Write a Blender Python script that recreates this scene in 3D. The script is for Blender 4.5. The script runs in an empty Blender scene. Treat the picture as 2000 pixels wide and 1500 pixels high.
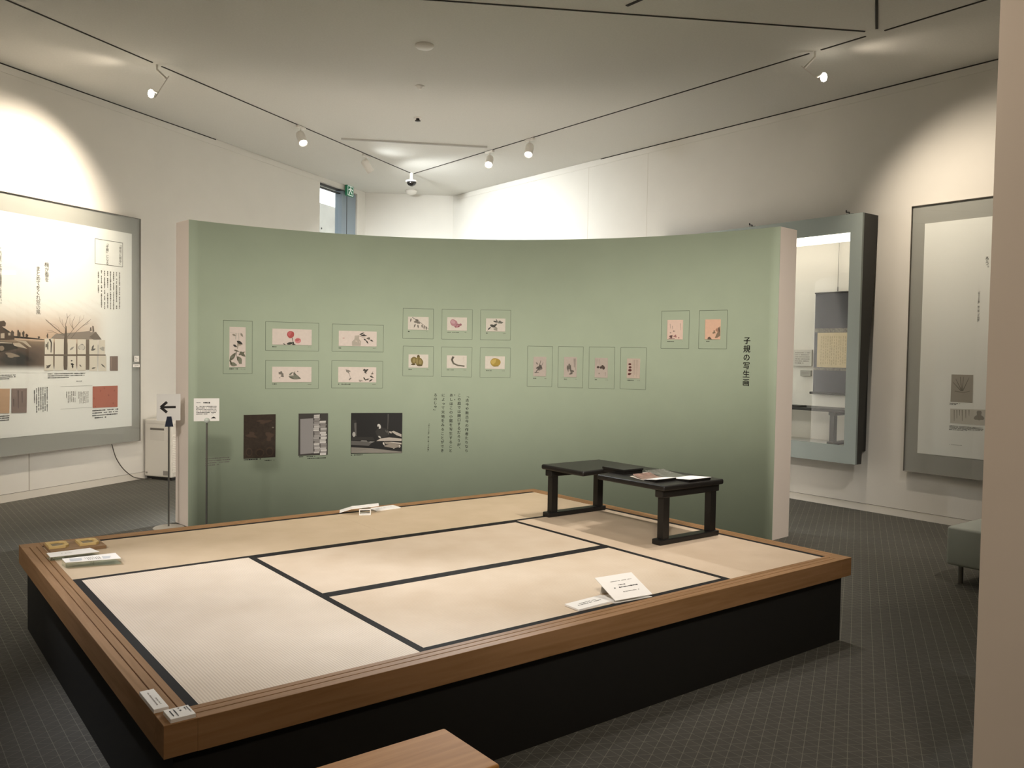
import bpy, bmesh, math, random
from mathutils import Vector, Matrix
random.seed(7)
SC = bpy.context.scene
COL = SC.collection

# ------------------------------------------------------------------ camera
F_PX, YAW, PITCH, ROLL = 1653.51, 0.6584, -0.0360, 0.0166
CAM = Vector((-0.8052, -5.3044, 1.5906))
_f = Vector((math.sin(YAW) * math.cos(PITCH), math.cos(YAW) * math.cos(PITCH), math.sin(PITCH)))
_r = Vector((math.cos(YAW), -math.sin(YAW), 0))
_u = _r.cross(_f)
_r, _u = (_r * math.cos(ROLL) + _u * math.sin(ROLL)), (_u * math.cos(ROLL) - _r * math.sin(ROLL))
cam_data = bpy.data.cameras.new('camera')
cam_data.sensor_width = 36.0
cam_data.lens = 36.0 * F_PX / 2000.0
cam_data.clip_start = 0.05
cam = bpy.data.objects.new('camera', cam_data)
COL.objects.link(cam)
cam.matrix_world = Matrix(((_r.x, _u.x, -_f.x, CAM.x), (_r.y, _u.y, -_f.y, CAM.y), (_r.z, _u.z, -_f.z, CAM.z), (0, 0, 0, 1)))
SC.camera = cam

# ------------------------------------------------------------------ world, exposure
world = bpy.data.worlds.new('world')
SC.world = world
world.use_nodes = True
world.node_tree.nodes['Background'].inputs[0].default_value = (0.95, 0.98, 1.0, 1)
world.node_tree.nodes['Background'].inputs[1].default_value = 7.0
SC.view_settings.view_transform = 'Standard'
SC.view_settings.look = 'None'
SC.view_settings.gamma = 1.0
SC.view_settings.use_curve_mapping = False
SC.view_settings.exposure = -1.28
WARM = (1.0, 0.86, 0.70)
NEUT = (1.0, 0.94, 0.87)
COOL = (0.95, 0.99, 1.0)

# ------------------------------------------------------------------ pixel -> place helpers (2000 x 1500 frame)
def ray(x, y):
    return _r * ((x - 1000) / F_PX) - _u * ((y - 750) / F_PX) + _f
def at_z(x, y, z):
    d = ray(x, y); return CAM + d * ((z - CAM.z) / d.z)
def project(p):
    d = Vector(p) - CAM; zz = d.dot(_f)
    return 1000 + F_PX * d.dot(_r) / zz, 750 - F_PX * d.dot(_u) / zz, zz
def at_x(x, y, X):
    d = ray(x, y); return CAM + d * ((X - CAM.x) / d.x)

class Plane:
    """vertical plane; u runs to the right as seen from the room, v is height, d comes out into the room"""
    def __init__(s, A, direction, n):
        s.A = Vector((A[0], A[1], 0)); s.t = Vector((direction[0], direction[1], 0)).normalized(); s.n = Vector((n[0], n[1], 0)).normalized()
    def px(s, x, y):
        d = ray(x, y); k = (s.A - CAM).dot(s.n) / d.dot(s.n); p = CAM + d * k
        return (p - s.A).dot(s.t), p.z
    def pt(s, u, v, d=0.0):
        return s.A + s.t * u + s.n * d + Vector((0, 0, v))
class Arc:
    def __init__(s, c, R, th0):
        s.c = c; s.R = R; s.th0 = th0
    def px(s, x, y):
        d = ray(x, y); ox, oy = CAM.x - s.c[0], CAM.y - s.c[1]
        a = d.x * d.x + d.y * d.y; b = 2 * (ox * d.x + oy * d.y); c = ox * ox + oy * oy - s.R * s.R
        k = (-b + math.sqrt(b * b - 4 * a * c)) / (2 * a); p = CAM + d * k
        return s.R * (s.th0 - math.atan2(p.y - s.c[1], p.x - s.c[0])), p.z
    def pt(s, u, v, d=0.0):
        th = s.th0 - u / s.R; r = s.R - d
        return Vector((s.c[0] + r * math.cos(th), s.c[1] + r * math.sin(th), v))

LA, LB = Vector((0, 4.3351, 0)), Vector((4, 6.7924, 0))
LT = (LB - LA).normalized(); LN = Vector((LT.y, -LT.x, 0))
RA, RB = Vector((7.5618, -1, 0)), Vector((7.6265, 6, 0))
RT = (RA - RB).normalized(); RN = Vector((RT.y, -RT.x, 0))
if RN.x > 0: RN = -RN
H = 4.385
LEFT = Plane(LA, LT, LN)
RIGHT = Plane(RA, RT, RN)
ARC_C, ARC_R, ARC_T0, ARC_T1, ARC_H = (1.883, -1.226), 3.614, math.radians(95.9), math.radians(5.0), 2.72
ARC = Arc(ARC_C, ARC_R, ARC_T0)

# ------------------------------------------------------------------ materials
MATS = {}
def srgb(h):
    if isinstance(h, str):
        h = h.lstrip('#'); c = [int(h[i:i + 2], 16) / 255 for i in (0, 2, 4)]
        return tuple(x / 12.92 if x <= 0.04045 else ((x + 0.055) / 1.055) ** 2.4 for x in c)
    return h
def mat(name, color, rough=0.6, metal=0.0, spec=0.4, emit=None, estr=0.0, noise=0.0, nscale=30.0, bump=0.0, bscale=200.0):
    if name in MATS: return MATS[name]
    m = bpy.data.materials.new(name); m.use_nodes = True
    nt = m.node_tree; b = nt.nodes['Principled BSDF']
    c = srgb(color)
    b.inputs['Base Color'].default_value = (*c, 1); b.inputs['Roughness'].default_value = rough
    b.inputs['Metallic'].default_value = metal; b.inputs['Specular IOR Level'].default_value = spec
    if emit is not None:
        b.inputs['Emission Color'].default_value = (*srgb(emit), 1); b.inputs['Emission Strength'].default_value = estr
    if noise or bump:
        tc = nt.nodes.new('ShaderNodeTexCoord')
    if noise:
        n = nt.nodes.new('ShaderNodeTexNoise'); n.inputs['Scale'].default_value = nscale; n.inputs['Detail'].default_value = 4
        nt.links.new(tc.outputs['Object'], n.inputs['Vector'])
        r = nt.nodes.new('ShaderNodeValToRGB')
        r.color_ramp.elements[0].position = 0.3; r.color_ramp.elements[1].position = 0.7
        r.color_ramp.elements[0].color = (*[max(0, x * (1 - noise)) for x in c], 1); r.color_ramp.elements[1].color = (*[min(1, x * (1 + noise)) for x in c], 1)
        nt.links.new(n.outputs['Fac'], r.inputs['Fac']); nt.links.new(r.outputs['Color'], b.inputs['Base Color'])
    if bump:
        n2 = nt.nodes.new('ShaderNodeTexNoise'); n2.inputs['Scale'].default_value = bscale
        nt.links.new(tc.outputs['Object'], n2.inputs['Vector'])
        bp = nt.nodes.new('ShaderNodeBump'); bp.inputs['Strength'].default_value = bump; bp.inputs['Distance'].default_value = 0.002
        nt.links.new(n2.outputs['Fac'], bp.inputs['Height']); nt.links.new(bp.outputs['Normal'], b.inputs['Normal'])
    MATS[name] = m
    return m
def wood(name, c1, c2, axis, rough=0.6, scale=3.0):
    m = bpy.data.materials.new(name); m.use_nodes = True; nt = m.node_tree; b = nt.nodes['Principled BSDF']
    tc = nt.nodes.new('ShaderNodeTexCoord'); mp = nt.nodes.new('ShaderNodeMapping')
    sc = [28.0, 28.0, 28.0]; sc[axis] = 1.6
    mp.inputs['Scale'].default_value = [s * scale / 3 for s in sc]
    n = nt.nodes.new('ShaderNodeTexNoise'); n.inputs['Scale'].default_value = 1.0; n.inputs['Detail'].default_value = 6; n.inputs['Distortion'].default_value = 1.2
    r = nt.nodes.new('ShaderNodeValToRGB'); r.color_ramp.elements[0].position = 0.32; r.color_ramp.elements[1].position = 0.68
    r.color_ramp.elements[0].color = (*srgb(c1), 1); r.color_ramp.elements[1].color = (*srgb(c2), 1)
    nt.links.new(tc.outputs['Object'], mp.inputs['Vector']); nt.links.new(mp.outputs['Vector'], n.inputs['Vector'])
    nt.links.new(n.outputs['Fac'], r.inputs['Fac']); nt.links.new(r.outputs['Color'], b.inputs['Base Color'])
    bp = nt.nodes.new('ShaderNodeBump'); bp.inputs['Strength'].default_value = 0.08; bp.inputs['Distance'].default_value = 0.001
    nt.links.new(n.outputs['Fac'], bp.inputs['Height']); nt.links.new(bp.outputs['Normal'], b.inputs['Normal'])
    b.inputs['Roughness'].default_value = rough; b.inputs['Specular IOR Level'].default_value = 0.2
    return m
def tatami_mat(name, axis, ca='#ccb8a0', cb='#d5c3ad'):
    m = bpy.data.materials.new(name); m.use_nodes = True; nt = m.node_tree; b = nt.nodes['Principled BSDF']
    tc = nt.nodes.new('ShaderNodeTexCoord'); sp = nt.nodes.new('ShaderNodeSeparateXYZ')
    nt.links.new(tc.outputs['Object'], sp.inputs['Vector'])
    k = nt.nodes.new('ShaderNodeMath'); k.operation = 'MULTIPLY'; k.inputs[1].default_value = 2 * math.pi / 0.0105
    nt.links.new(sp.outputs['XYZ'[1 - axis]], k.inputs[0])
    s = nt.nodes.new('ShaderNodeMath'); s.operation = 'SINE'; nt.links.new(k.outputs[0], s.inputs[0])
    n = nt.nodes.new('ShaderNodeTexNoise'); n.inputs['Scale'].default_value = 5; n.inputs['Detail'].default_value = 5
    nt.links.new(tc.outputs['Object'], n.inputs['Vector'])
    r = nt.nodes.new('ShaderNodeValToRGB'); r.color_ramp.elements[0].position = .3; r.color_ramp.elements[1].position = .7
    r.color_ramp.elements[0].color = (*srgb(ca), 1); r.color_ramp.elements[1].color = (*srgb(cb), 1)
    nt.links.new(n.outputs['Fac'], r.inputs['Fac'])
    mr = nt.nodes.new('ShaderNodeMapRange'); mr.inputs['From Min'].default_value = -1; mr.inputs['From Max'].default_value = 1
    mr.inputs['To Min'].default_value = 0.90; mr.inputs['To Max'].default_value = 1.03
    nt.links.new(s.outputs[0], mr.inputs['Value'])
    mx = nt.nodes.new('ShaderNodeVectorMath'); mx.operation = 'SCALE'
    nt.links.new(r.outputs['Color'], mx.inputs[0]); nt.links.new(mr.outputs['Result'], mx.inputs['Scale'])
    nt.links.new(mx.outputs[0], b.inputs['Base Color'])
    bp = nt.nodes.new('ShaderNodeBump'); bp.inputs['Strength'].default_value = 0.25; bp.inputs['Distance'].default_value = 0.001
    nt.links.new(s.outputs[0], bp.inputs['Height']); nt.links.new(bp.outputs['Normal'], b.inputs['Normal'])
    b.inputs['Roughness'].default_value = 0.65; b.inputs['Specular IOR Level'].default_value = 0.25
    return m
def glass(name, tint=(1, 1, 1), ior=1.45, rough=0.02):
    m = bpy.data.materials.new(name); m.use_nodes = True; nt = m.node_tree
    nt.nodes.remove(nt.nodes['Principled BSDF'])
    out = nt.nodes['Material Output']; t = nt.nodes.new('ShaderNodeBsdfTransparent'); g = nt.nodes.new('ShaderNodeBsdfGlossy')
    t.inputs[0].default_value = (*tint, 1); g.inputs['Roughness'].default_value = rough
    lw = nt.nodes.new('ShaderNodeLayerWeight'); lw.inputs['Blend'].default_value = 0.5; mx = nt.nodes.new('ShaderNodeMixShader')
    pw = nt.nodes.new('ShaderNodeMath'); pw.operation = 'POWER'; pw.inputs[1].default_value = 5.0
    ma = nt.nodes.new('ShaderNodeMath'); ma.operation = 'MULTIPLY_ADD'; ma.inputs[1].default_value = 0.75; ma.inputs[2].default_value = ((ior - 1) / (ior + 1)) ** 2
    nt.links.new(lw.outputs['Facing'], pw.inputs[0]); nt.links.new(pw.outputs[0], ma.inputs[0])
    nt.links.new(ma.outputs[0], mx.inputs[0]); nt.links.new(t.outputs[0], mx.inputs[1]); nt.links.new(g.outputs[0], mx.inputs[2])
    nt.links.new(mx.outputs[0], out.inputs['Surface'])
    return m

GRID_S = 0.0556                       # spacing of the triangular tile rows
GA, GB = (-0.5 * 1.672 - 0.8660254 * 2.784) % GRID_S, (0.5 * 1.772 - 0.8660254 * 2.756) % GRID_S
N1 = (-0.5, 0.8660254); N2 = (0.5, 0.8660254)
def floor_material():
    m = bpy.data.materials.new('floor_tiles'); m.use_nodes = True; nt = m.node_tree; b = nt.nodes['Principled BSDF']
    tc = nt.nodes.new('ShaderNodeTexCoord'); sp = nt.nodes.new('ShaderNodeSeparateXYZ'); nt.links.new(tc.outputs['Object'], sp.inputs[0])
    def mth(op, a, bb=None):
        n = nt.nodes.new('ShaderNodeMath'); n.operation = op
        for i, v in enumerate((a, bb)):
            if v is None: continue
            if isinstance(v, (int, float)): n.inputs[i].default_value = v
            else: nt.links.new(v, n.inputs[i])
        return n.outputs[0]
    acc = None
    for nx, ny, ph, hw in ((N1[0], N1[1], GA, .026), (N2[0], N2[1], GB, .026), (1.0, 0.0, GB - GA, .026)):
        q = mth('ADD', mth('MULTIPLY', sp.outputs[0], nx / GRID_S), mth('MULTIPLY', sp.outputs[1], ny / GRID_S))
        q = mth('SUBTRACT', q, ph / GRID_S)
        d = mth('ABSOLUTE', mth('SUBTRACT', mth('FRACT', mth('ADD', q, 0.5)), 0.5))
        l = mth('LESS_THAN', d, hw)
        acc = l if acc is None else mth('MAXIMUM', acc, l)
    n = nt.nodes.new('ShaderNodeTexNoise'); n.inputs['Scale'].default_value = 2.5; n.inputs['Detail'].default_value = 6
    nt.links.new(tc.outputs['Object'], n.inputs['Vector'])
    r = nt.nodes.new('ShaderNodeValToRGB'); r.color_ramp.elements[0].position = .3; r.color_ramp.elements[1].position = .7
    r.color_ramp.elements[0].color = (*srgb('#4a4842'), 1); r.color_ramp.elements[1].color = (*srgb('#52504a'), 1)
    nt.links.new(n.outputs['Fac'], r.inputs['Fac'])
    mx = nt.nodes.new('ShaderNodeMix'); mx.data_type = 'RGBA'
    nt.links.new(acc, mx.inputs[0]); nt.links.new(r.outputs['Color'], mx.inputs[6]); mx.inputs[7].default_value = (*srgb('#737066'), 1)
    nt.links.new(mx.outputs[2], b.inputs['Base Color'])
    b.inputs['Roughness'].default_value = 0.75; b.inputs['Specular IOR Level'].default_value = 0.2
    return m

M_WALL = mat('wall_paint', '#d9d6ce', 0.85, spec=0.2, noise=0.015, nscale=3, bump=0.06, bscale=500)
M_CEIL = mat('ceiling_board', '#d6d4cd', 0.9, spec=0.15, noise=0.03, nscale=60, bump=0.35, bscale=160)
M_FLOOR = floor_material()
M_TILE = mat('floor_tile', '#4f4d47', 0.75, spec=0.2, noise=0.08, nscale=14, bump=0.05)
M_TRIMW = mat('white_trim', '#d2cdc2', 0.6)
M_DARKSLOT = mat('dark_slot', '#2c2822', 0.8)
M_GREEN = mat('green_cloth', '#a7b29b', 0.8, spec=0.2, noise=0.02, nscale=4, bump=0.08, bscale=700)
M_ENDW = mat('partition_end', '#ddd0c4', 0.7)
M_BLACKBASE = mat('black_board', '#1d1c1a', 0.7, spec=0.25)
M_HERI = mat('black_cloth_edge', '#23211f', 0.85, spec=0.15, bump=0.1, bscale=900)
M_BLACKWOOD = mat('black_lacquer_wood', '#191715', 0.42, spec=0.35, noise=0.1, nscale=18)
M_WHITE = mat('white_card', '#eeeae4', 0.6)
M_PAPER = mat('poster_paper', '#eeebe7', 0.55)
M_INK = mat('black_ink', '#1e1b18', 0.7)
M_GREY = mat('grey_ink', '#6f6a62', 0.7)
M_LINE = mat('thin_outline', '#6d7666', 0.7)
M_FRAMEGREY = mat('panel_grey', '#a09d97', 0.45)
M_WHITEMETAL = mat('white_enamel', '#e2ded6', 0.4)
M_LAMP = mat('lamp_face', '#ffffff', 0.4, emit='#fff6e6', estr=40.0)
M_STEEL = mat('blue_grey_steel', '#84919b', 0.5, metal=0.0)
M_CHROME = mat('steel_pole', '#8f8d88', 0.3, metal=0.9)
M_GLASS = glass('cover_glass', (0.97, 0.985, 0.98))
M_ACRYL = glass('clear_acrylic', (0.93, 0.96, 0.94), 1.35)
M_GRAIN = {0: wood('platform_wood_x', '#85633f', '#977350', 0), 1: wood('platform_wood_y', '#85633f', '#977350', 1)}
M_BENCHW = wood('bench_wood', '#a8743a', '#bb8749', 0, 0.6)

# ------------------------------------------------------------------ mesh helpers
class MB:
    def __init__(s): s.v = []; s.f = []; s.m = []; s.sm = []
    def add(s, vs, fs, mi=0, smooth=False):
        o = len(s.v); s.v += [tuple(x) for x in vs]; s.f += [tuple(i + o for i in f) for f in fs]; s.m += [mi] * len(fs); s.sm += [smooth] * len(fs)
        return s
    def box(s, x0, x1, y0, y1, z0, z1, mi=0):
        vs = [(x, y, z) for z in (z0, z1) for y in (y0, y1) for x in (x0, x1)]
        return s.add(vs, [(0, 2, 3, 1), (4, 5, 7, 6), (0, 1, 5, 4), (2, 6, 7, 3), (0, 4, 6, 2), (1, 3, 7, 5)], mi)
    def rbox(s, x0, x1, y0, y1, z0, z1, r=0.005, seg=2, mi=0, smooth=False, M=None):
        bm = bmesh.new(); bmesh.ops.create_cube(bm, size=1)
        for v in bm.verts: v.co = Vector(((x0 + x1) / 2 + v.co.x * (x1 - x0), (y0 + y1) / 2 + v.co.y * (y1 - y0), (z0 + z1) / 2 + v.co.z * (z1 - z0)))
        bmesh.ops.bevel(bm, geom=list(bm.edges), offset=r, segments=seg, affect='EDGES', profile=0.5)
        if M is not None: bmesh.ops.transform(bm, matrix=M, verts=list(bm.verts))
        bm.verts.index_update()
        s.add([v.co.copy() for v in bm.verts], [tuple(v.index for v in f.verts) for f in bm.faces], mi, smooth); bm.free(); return s
    def prism(s, pts, z0, z1, mi=0):
        n = len(pts)
        return s.add([(p[0], p[1], z0) for p in pts] + [(p[0], p[1], z1) for p in pts],
                     [tuple(range(n - 1, -1, -1)), tuple(range(n, 2 * n))] + [(i, (i + 1) % n, n + (i + 1) % n, n + i) for i in range(n)], mi)
    def hexa(s, a, b, mi=0):
        """a, b: two matching loops of n points -> closed solid"""
        n = len(a)
        return s.add(list(a) + list(b), [tuple(range(n - 1, -1, -1)), tuple(range(n, 2 * n))] + [(i, (i + 1) % n, n + (i + 1) % n, n + i) for i in range(n)], mi)
    def tube(s, pts, r, n=10, mi=0, caps=True):
        pts = [Vector(p) for p in pts]; rs = r if isinstance(r, (list, tuple)) else [r] * len(pts)
        rings = []; up = None
        for i, p in enumerate(pts):
            t = (pts[min(i + 1, len(pts) - 1)] - pts[max(i - 1, 0)]).normalized()
            if up is None: up = Vector((0, 0, 1)) if abs(t.z) < .9 else Vector((1, 0, 0))
            a = t.cross(up).normalized(); b = a.cross(t).normalized(); up = b
            rings.append([p + (a * math.cos(2 * math.pi * k / n) + b * math.sin(2 * math.pi * k / n)) * rs[i] for k in range(n)])
        o = [v for rg in rings for v in rg]; fs = []
        for i in range(len(rings) - 1):
            fs += [(i * n + k, i * n + (k + 1) % n, (i + 1) * n + (k + 1) % n, (i + 1) * n + k) for k in range(n)]
        s.add(o, fs, mi, True)
        if caps:
            s.add(rings[0], [tuple(range(n - 1, -1, -1))], mi); s.add(rings[-1], [tuple(range(n))], mi)
        return s
    def lathe(s, prof, c=(0, 0, 0), n=24, mi=0, M=None):
        vs = []
        for r, z in prof:
            for k in range(n):
                p = Vector((r * math.cos(2 * math.pi * k / n), r * math.sin(2 * math.pi * k / n), z))
                vs.append((M @ p if M is not None else p) + Vector(c))
        fs = []
        for i in range(len(prof) - 1):
            fs += [(i * n + k, i * n + (k + 1) % n, (i + 1) * n + (k + 1) % n, (i + 1) * n + k) for k in range(n)]
        fs.append(tuple(range(n - 1, -1, -1))); L = (len(prof) - 1) * n; fs.append(tuple(range(L, L + n)))
        return s.add(vs, fs, mi, True)
    def build(s, name, mats, parent=None, world=True):
        me = bpy.data.meshes.new(name)
        off = Vector((0, 0, 0))
        p = parent
        if world:
            while p is not None: off = off + p.location; p = p.parent
        me.from_pydata([(v[0] - off.x, v[1] - off.y, v[2] - off.z) for v in s.v], [], s.f)
        if not isinstance(mats, (list, tuple)): mats = [mats]
        for m in mats: me.materials.append(m)
        for poly, mi, sm in zip(me.polygons, s.m, s.sm): poly.material_index = mi; poly.use_smooth = sm
        me.update()
        o = bpy.data.objects.new(name, me); COL.objects.link(o)
        if parent is not None: o.parent = parent
        return o
def tag(o, label=None, cat=None, group=None, kind=None):
    if label: o['label'] = label
    if cat: o['category'] = cat
    if group: o['group'] = group
    if kind: o['kind'] = kind
    return o
def thing(name, label, cat, loc, group=None, rotz=0.0):
    o = bpy.data.objects.new(name, None); o.empty_display_size = 0.1; COL.objects.link(o)
    o.location = Vector(loc); o.rotation_euler = (0, 0, rotz)
    return tag(o, label, cat, group)
def struct(name, mb, m): return tag(mb.build(name, m), kind='structure')

# flat artwork on a surface -------------------------------------------------
def loop_pts(S, uv, d): return [S.pt(u, v, d) for u, v in uv]
def slab(mb, S, u0, u1, v0, v1, d0, d1, mi=0, step=0.06):
    """thin board following the surface"""
    n = max(1, int(abs(u1 - u0) / step)); vs = []
    for i in range(n + 1):
        u = u0 + (u1 - u0) * i / n
        vs += [S.pt(u, v0, d0), S.pt(u, v1, d0), S.pt(u, v1, d1), S.pt(u, v0, d1)]
    fs = [(3, 2, 1, 0), tuple(4 * n + k for k in range(4))]
    for i in range(n):
        a = 4 * i; b = a + 4
        fs += [(a + k, a + (k + 1) % 4, b + (k + 1) % 4, b + k) for k in range(4)]
    mb.add(vs, fs, mi)
def outline(mb, S, u0, u1, v0, v1, w, d0, d1, mi=0):
    slab(mb, S, u0, u1, v0 - w / 2, v0 + w / 2, d0, d1, mi); slab(mb, S, u0, u1, v1 - w / 2, v1 + w / 2, d0, d1, mi)
    slab(mb, S, u0 - w / 2, u0 + w / 2, v0, v1, d0, d1, mi); slab(mb, S, u1 - w / 2, u1 + w / 2, v0, v1, d0, d1, mi)
def ell(cx, cy, rx, ry, rot=0.0, n=20, wob=0.0):
    out = []
    for k in range(n):
        a = 2 * math.pi * k / n; q = 1 + wob * math.sin(3 * a + cx) + wob * .6 * math.sin(5 * a + cy)
        x, y = rx * math.cos(a) * q, ry * math.sin(a) * q
        out.append((cx + x * math.cos(rot) - y * math.sin(rot), cy + x * math.sin(rot) + y * math.cos(rot)))
    return out
def leaf(x0, y0, x1, y1, w):
    dx, dy = x1 - x0, y1 - y0; L = math.hypot(dx, dy) or 1; nx, ny = -dy / L, dx / L
    up = []; dn = []
    for k in range(7):
        t = k / 6; ww = w * math.sin(math.pi * t ** 0.8)
        up.append((x0 + dx * t + nx * ww, y0 + dy * t + ny * ww)); dn.append((x0 + dx * t - nx * ww, y0 + dy * t - ny * ww))
    return up + dn[-2:0:-1]
def stroke(pts, w):
    L = []; R = []
    for i, p in enumerate(pts):
        a = pts[max(i - 1, 0)]; b = pts[min(i + 1, len(pts) - 1)]; dx, dy = b[0] - a[0], b[1] - a[1]; l = math.hypot(dx, dy) or 1
        ww = w * (1 - 0.5 * i / max(1, len(pts) - 1)) / 2
        L.append((p[0] - dy / l * ww, p[1] + dx / l * ww)); R.append((p[0] + dy / l * ww, p[1] - dx / l * ww))
    return L + R[::-1]
def poly_px(mb, S, poly, d, mi=0, tr=None):
    """polygon in photo pixels (or in a crop, through tr) laid on the surface; fan of triangles from the centre for smooth blobs, else one face"""
    pts = [tr(*p) if tr else p for p in poly]
    uv = [S.px(*p) for p in pts]
    mb.add(loop_pts(S, uv, d), [tuple(range(len(uv)))], mi)
_paint_cache = {}
def ink(hexcol):
    if hexcol not in _paint_cache: _paint_cache[hexcol] = mat('paint_' + hexcol.strip('#'), hexcol, 0.75)
    return _paint_cache[hexcol]
class Art:
    """painted shapes of several inks in one flat layer"""
    def __init__(s, S, tr=None, d=0.006): s.S = S; s.tr = tr; s.mb = MB(); s.mats = []; s.d = d; s.k = 0
    def add(s, col, *polys):
        m = ink(col)
        if m not in s.mats: s.mats.append(m)
        for p in polys:
            s.k += 1; poly_px(s.mb, s.S, p, s.d + 0.00004 * s.k, s.mats.index(m), s.tr)
        return s
    def build(s, name, parent): return s.mb.build(name, s.mats, parent)
def dashes(mb, S, x0, y0, x1, y1, rows, d, vertical=False, fill=0.7, mi=0, seed=1, ragged=True):
    """rows of tiny marks standing for print too small to read"""
    rnd = random.Random(seed)
    u0, v0 = S.px(x0, y0); u1, v1 = S.px(x1, y1)
    for r in range(rows):
        if vertical:
            c = u1 + (u0 - u1) * (r + .5) / rows; w = abs(u1 - u0) / rows * fill
            end = v1 if (r < rows - 1 or not ragged) else v0 + (v1 - v0) * .6
            a = v0
            while a > end + 0.004:
                l = rnd.uniform(.5, 1.1) * w
                k = rnd.uniform(.5, 1) * w / 2
                if rnd.random() < .9: mb.add([S.pt(c - k, a, d), S.pt(c + k, a, d), S.pt(c + k, a - l, d), S.pt(c - k, a - l, d)], [(0, 3, 2, 1)], mi)
                a -= l + w * .25
        else:
            c = v0 + (v1 - v0) * (r + .5) / rows; h = abs(v1 - v0) / rows * fill
            end = u1 if (r < rows - 1 or not ragged) else u0 + (u1 - u0) * .55
            a = u0
            while a < end - 0.004:
                l = rnd.uniform(.6, 1.6) * h
                k = rnd.uniform(.5, 1) * h / 2
                if rnd.random() < .9: mb.add([S.pt(a, c - k, d), S.pt(a + l, c - k, d), S.pt(a + l, c + k, d), S.pt(a, c + k, d)], [(0, 1, 2, 3)], mi)
                a += l + h * .25

# lettering ---------------------------------------------------------------
_font_curve = bpy.data.curves.new('glyph_source', 'FONT'); _font_curve.resolution_u = 2
_font_obj = bpy.data.objects.new('glyph_source', _font_curve); COL.objects.link(_font_obj)
_glyphs = {}
def glyph(ch):
    if ch not in _glyphs:
        _font_curve.body = ch; bpy.context.view_layer.update()
        ev = _font_obj.evaluated_get(bpy.context.evaluated_depsgraph_get()); me = ev.to_mesh()
        vs = [(v.co.x - .5, v.co.y - .38) for v in me.vertices]; fs = [tuple(p.vertices) for p in me.polygons]
        ev.to_mesh_clear(); _glyphs[ch] = (vs, fs)
    return _glyphs[ch]
ROT = {'「': 1, '」': 1, '『': 1, '』': 1, '（': 1, '）': 1, 'ー': 1}
SMALL = {'、': (.55, .55), '。': (.55, .55), 'ゃ': (.1, .08), 'っ': (.1, .08)}
def column(mb, S, text, xc, y0, y1, size, d, mi=0, bold=0.0):
    """vertical line of characters centred on pixel column xc (top) from y0 to y1; size = character height in metres; xc may be (top, bottom)"""
    xt, xb = xc if isinstance(xc, tuple) else (xc, xc)
    n = len(text); ut, vt = S.px(xt, y0); ub, vb = S.px(xb, y1)
    for i, ch in enumerate(text):
        if ch == ' ': continue
        k = (i + .5) / n; u = ut + (ub - ut) * k; v = vt + (vb - vt) * k
        vs, fs = glyph(ch); out = []
        for x, y in vs:
            if ch in ROT: x, y = y, -x
            ox, oy = SMALL.get(ch, (0, 0))
            out.append((u + (x + ox) * size, v + (y + oy) * size))
        for bx, by in (((0, 0), (bold, 0), (-bold, 0), (0, bold)) if bold else ((0, 0),)):
            mb.add([S.pt(p[0] + bx * size, p[1] + by * size, d) for p in out], fs, mi)

# ------------------------------------------------------------------ the setting
# room plan (inside faces)
L0 = LEFT.pt(-6.2, 0); LC = Vector((5.106, 7.472, 0)); LJ = Vector((6.078, 8.069, 0)); LE = Vector((6.30, 8.205, 0))
u_c = (LC - LA).dot(LT); u_j = (LJ - LA).dot(LT); u_e = (LE - LA).dot(LT)
RE = RIGHT.A + RT * (-8.42)            # far end of the right wall
TH = 0.25
def wall_run(mb, P, u0, u1, v0, v1, th=TH):
    a = [P.pt(u0, v0, 0), P.pt(u1, v0, 0), P.pt(u1, v1, 0), P.pt(u0, v1, 0)]; b = [P.pt(u0, v0, -th), P.pt(u1, v0, -th), P.pt(u1, v1, -th), P.pt(u0, v1, -th)]
    mb.hexa(a, b)
mb = MB()
wall_run(mb, LEFT, -6.2, u_c, 0, H); wall_run(mb, LEFT, u_c, u_j, 4.31, H); wall_run(mb, LEFT, u_j, u_e + .1, 0, H)
struct('wall_left', mb, M_WALL)
END = Plane(LE, (RE - LE), (-(RE - LE).y, (RE - LE).x)) if False else None
e_t = (RE - LE).normalized(); e_n = Vector((e_t.y, -e_t.x, 0))
END = Plane(LE, e_t, e_n)
mb = MB(); wall_run(mb, END, -0.02, (RE - LE).length + .1, 0, H); struct('wall_back', mb, M_WALL)
# right wall with the recess of the display case
NY0, NY1, NZ0, NZ1, NX = -0.56, 2.15, 0.640, 2.97, 7.98
uR = lambda y: (Vector((RIGHT.A.x, y, 0)) - RIGHT.A).dot(RT)
mb = MB(); ua, ub_ = uR(7.5), uR(-9.3)
wall_run(mb, RIGHT, ua, uR(NY1), 0, H); wall_run(mb, RIGHT, uR(NY0), ub_, 0, H)
wall_run(mb, RIGHT, uR(NY1), uR(NY0), 0, NZ0); wall_run(mb, RIGHT, uR(NY1), uR(NY0), NZ1, H)
struct('wall_right', mb, M_WALL)
# walls behind the camera close the room
mb = MB(); mb.box(-5.6, 7.9, -9.4, -9.2, 0, H); struct('wall_rear', mb, M_WALL)
mb = MB(); mb.box(-5.4, -5.15, -9.3, 1.5, 0, H); struct('wall_side', mb, M_WALL)
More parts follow.
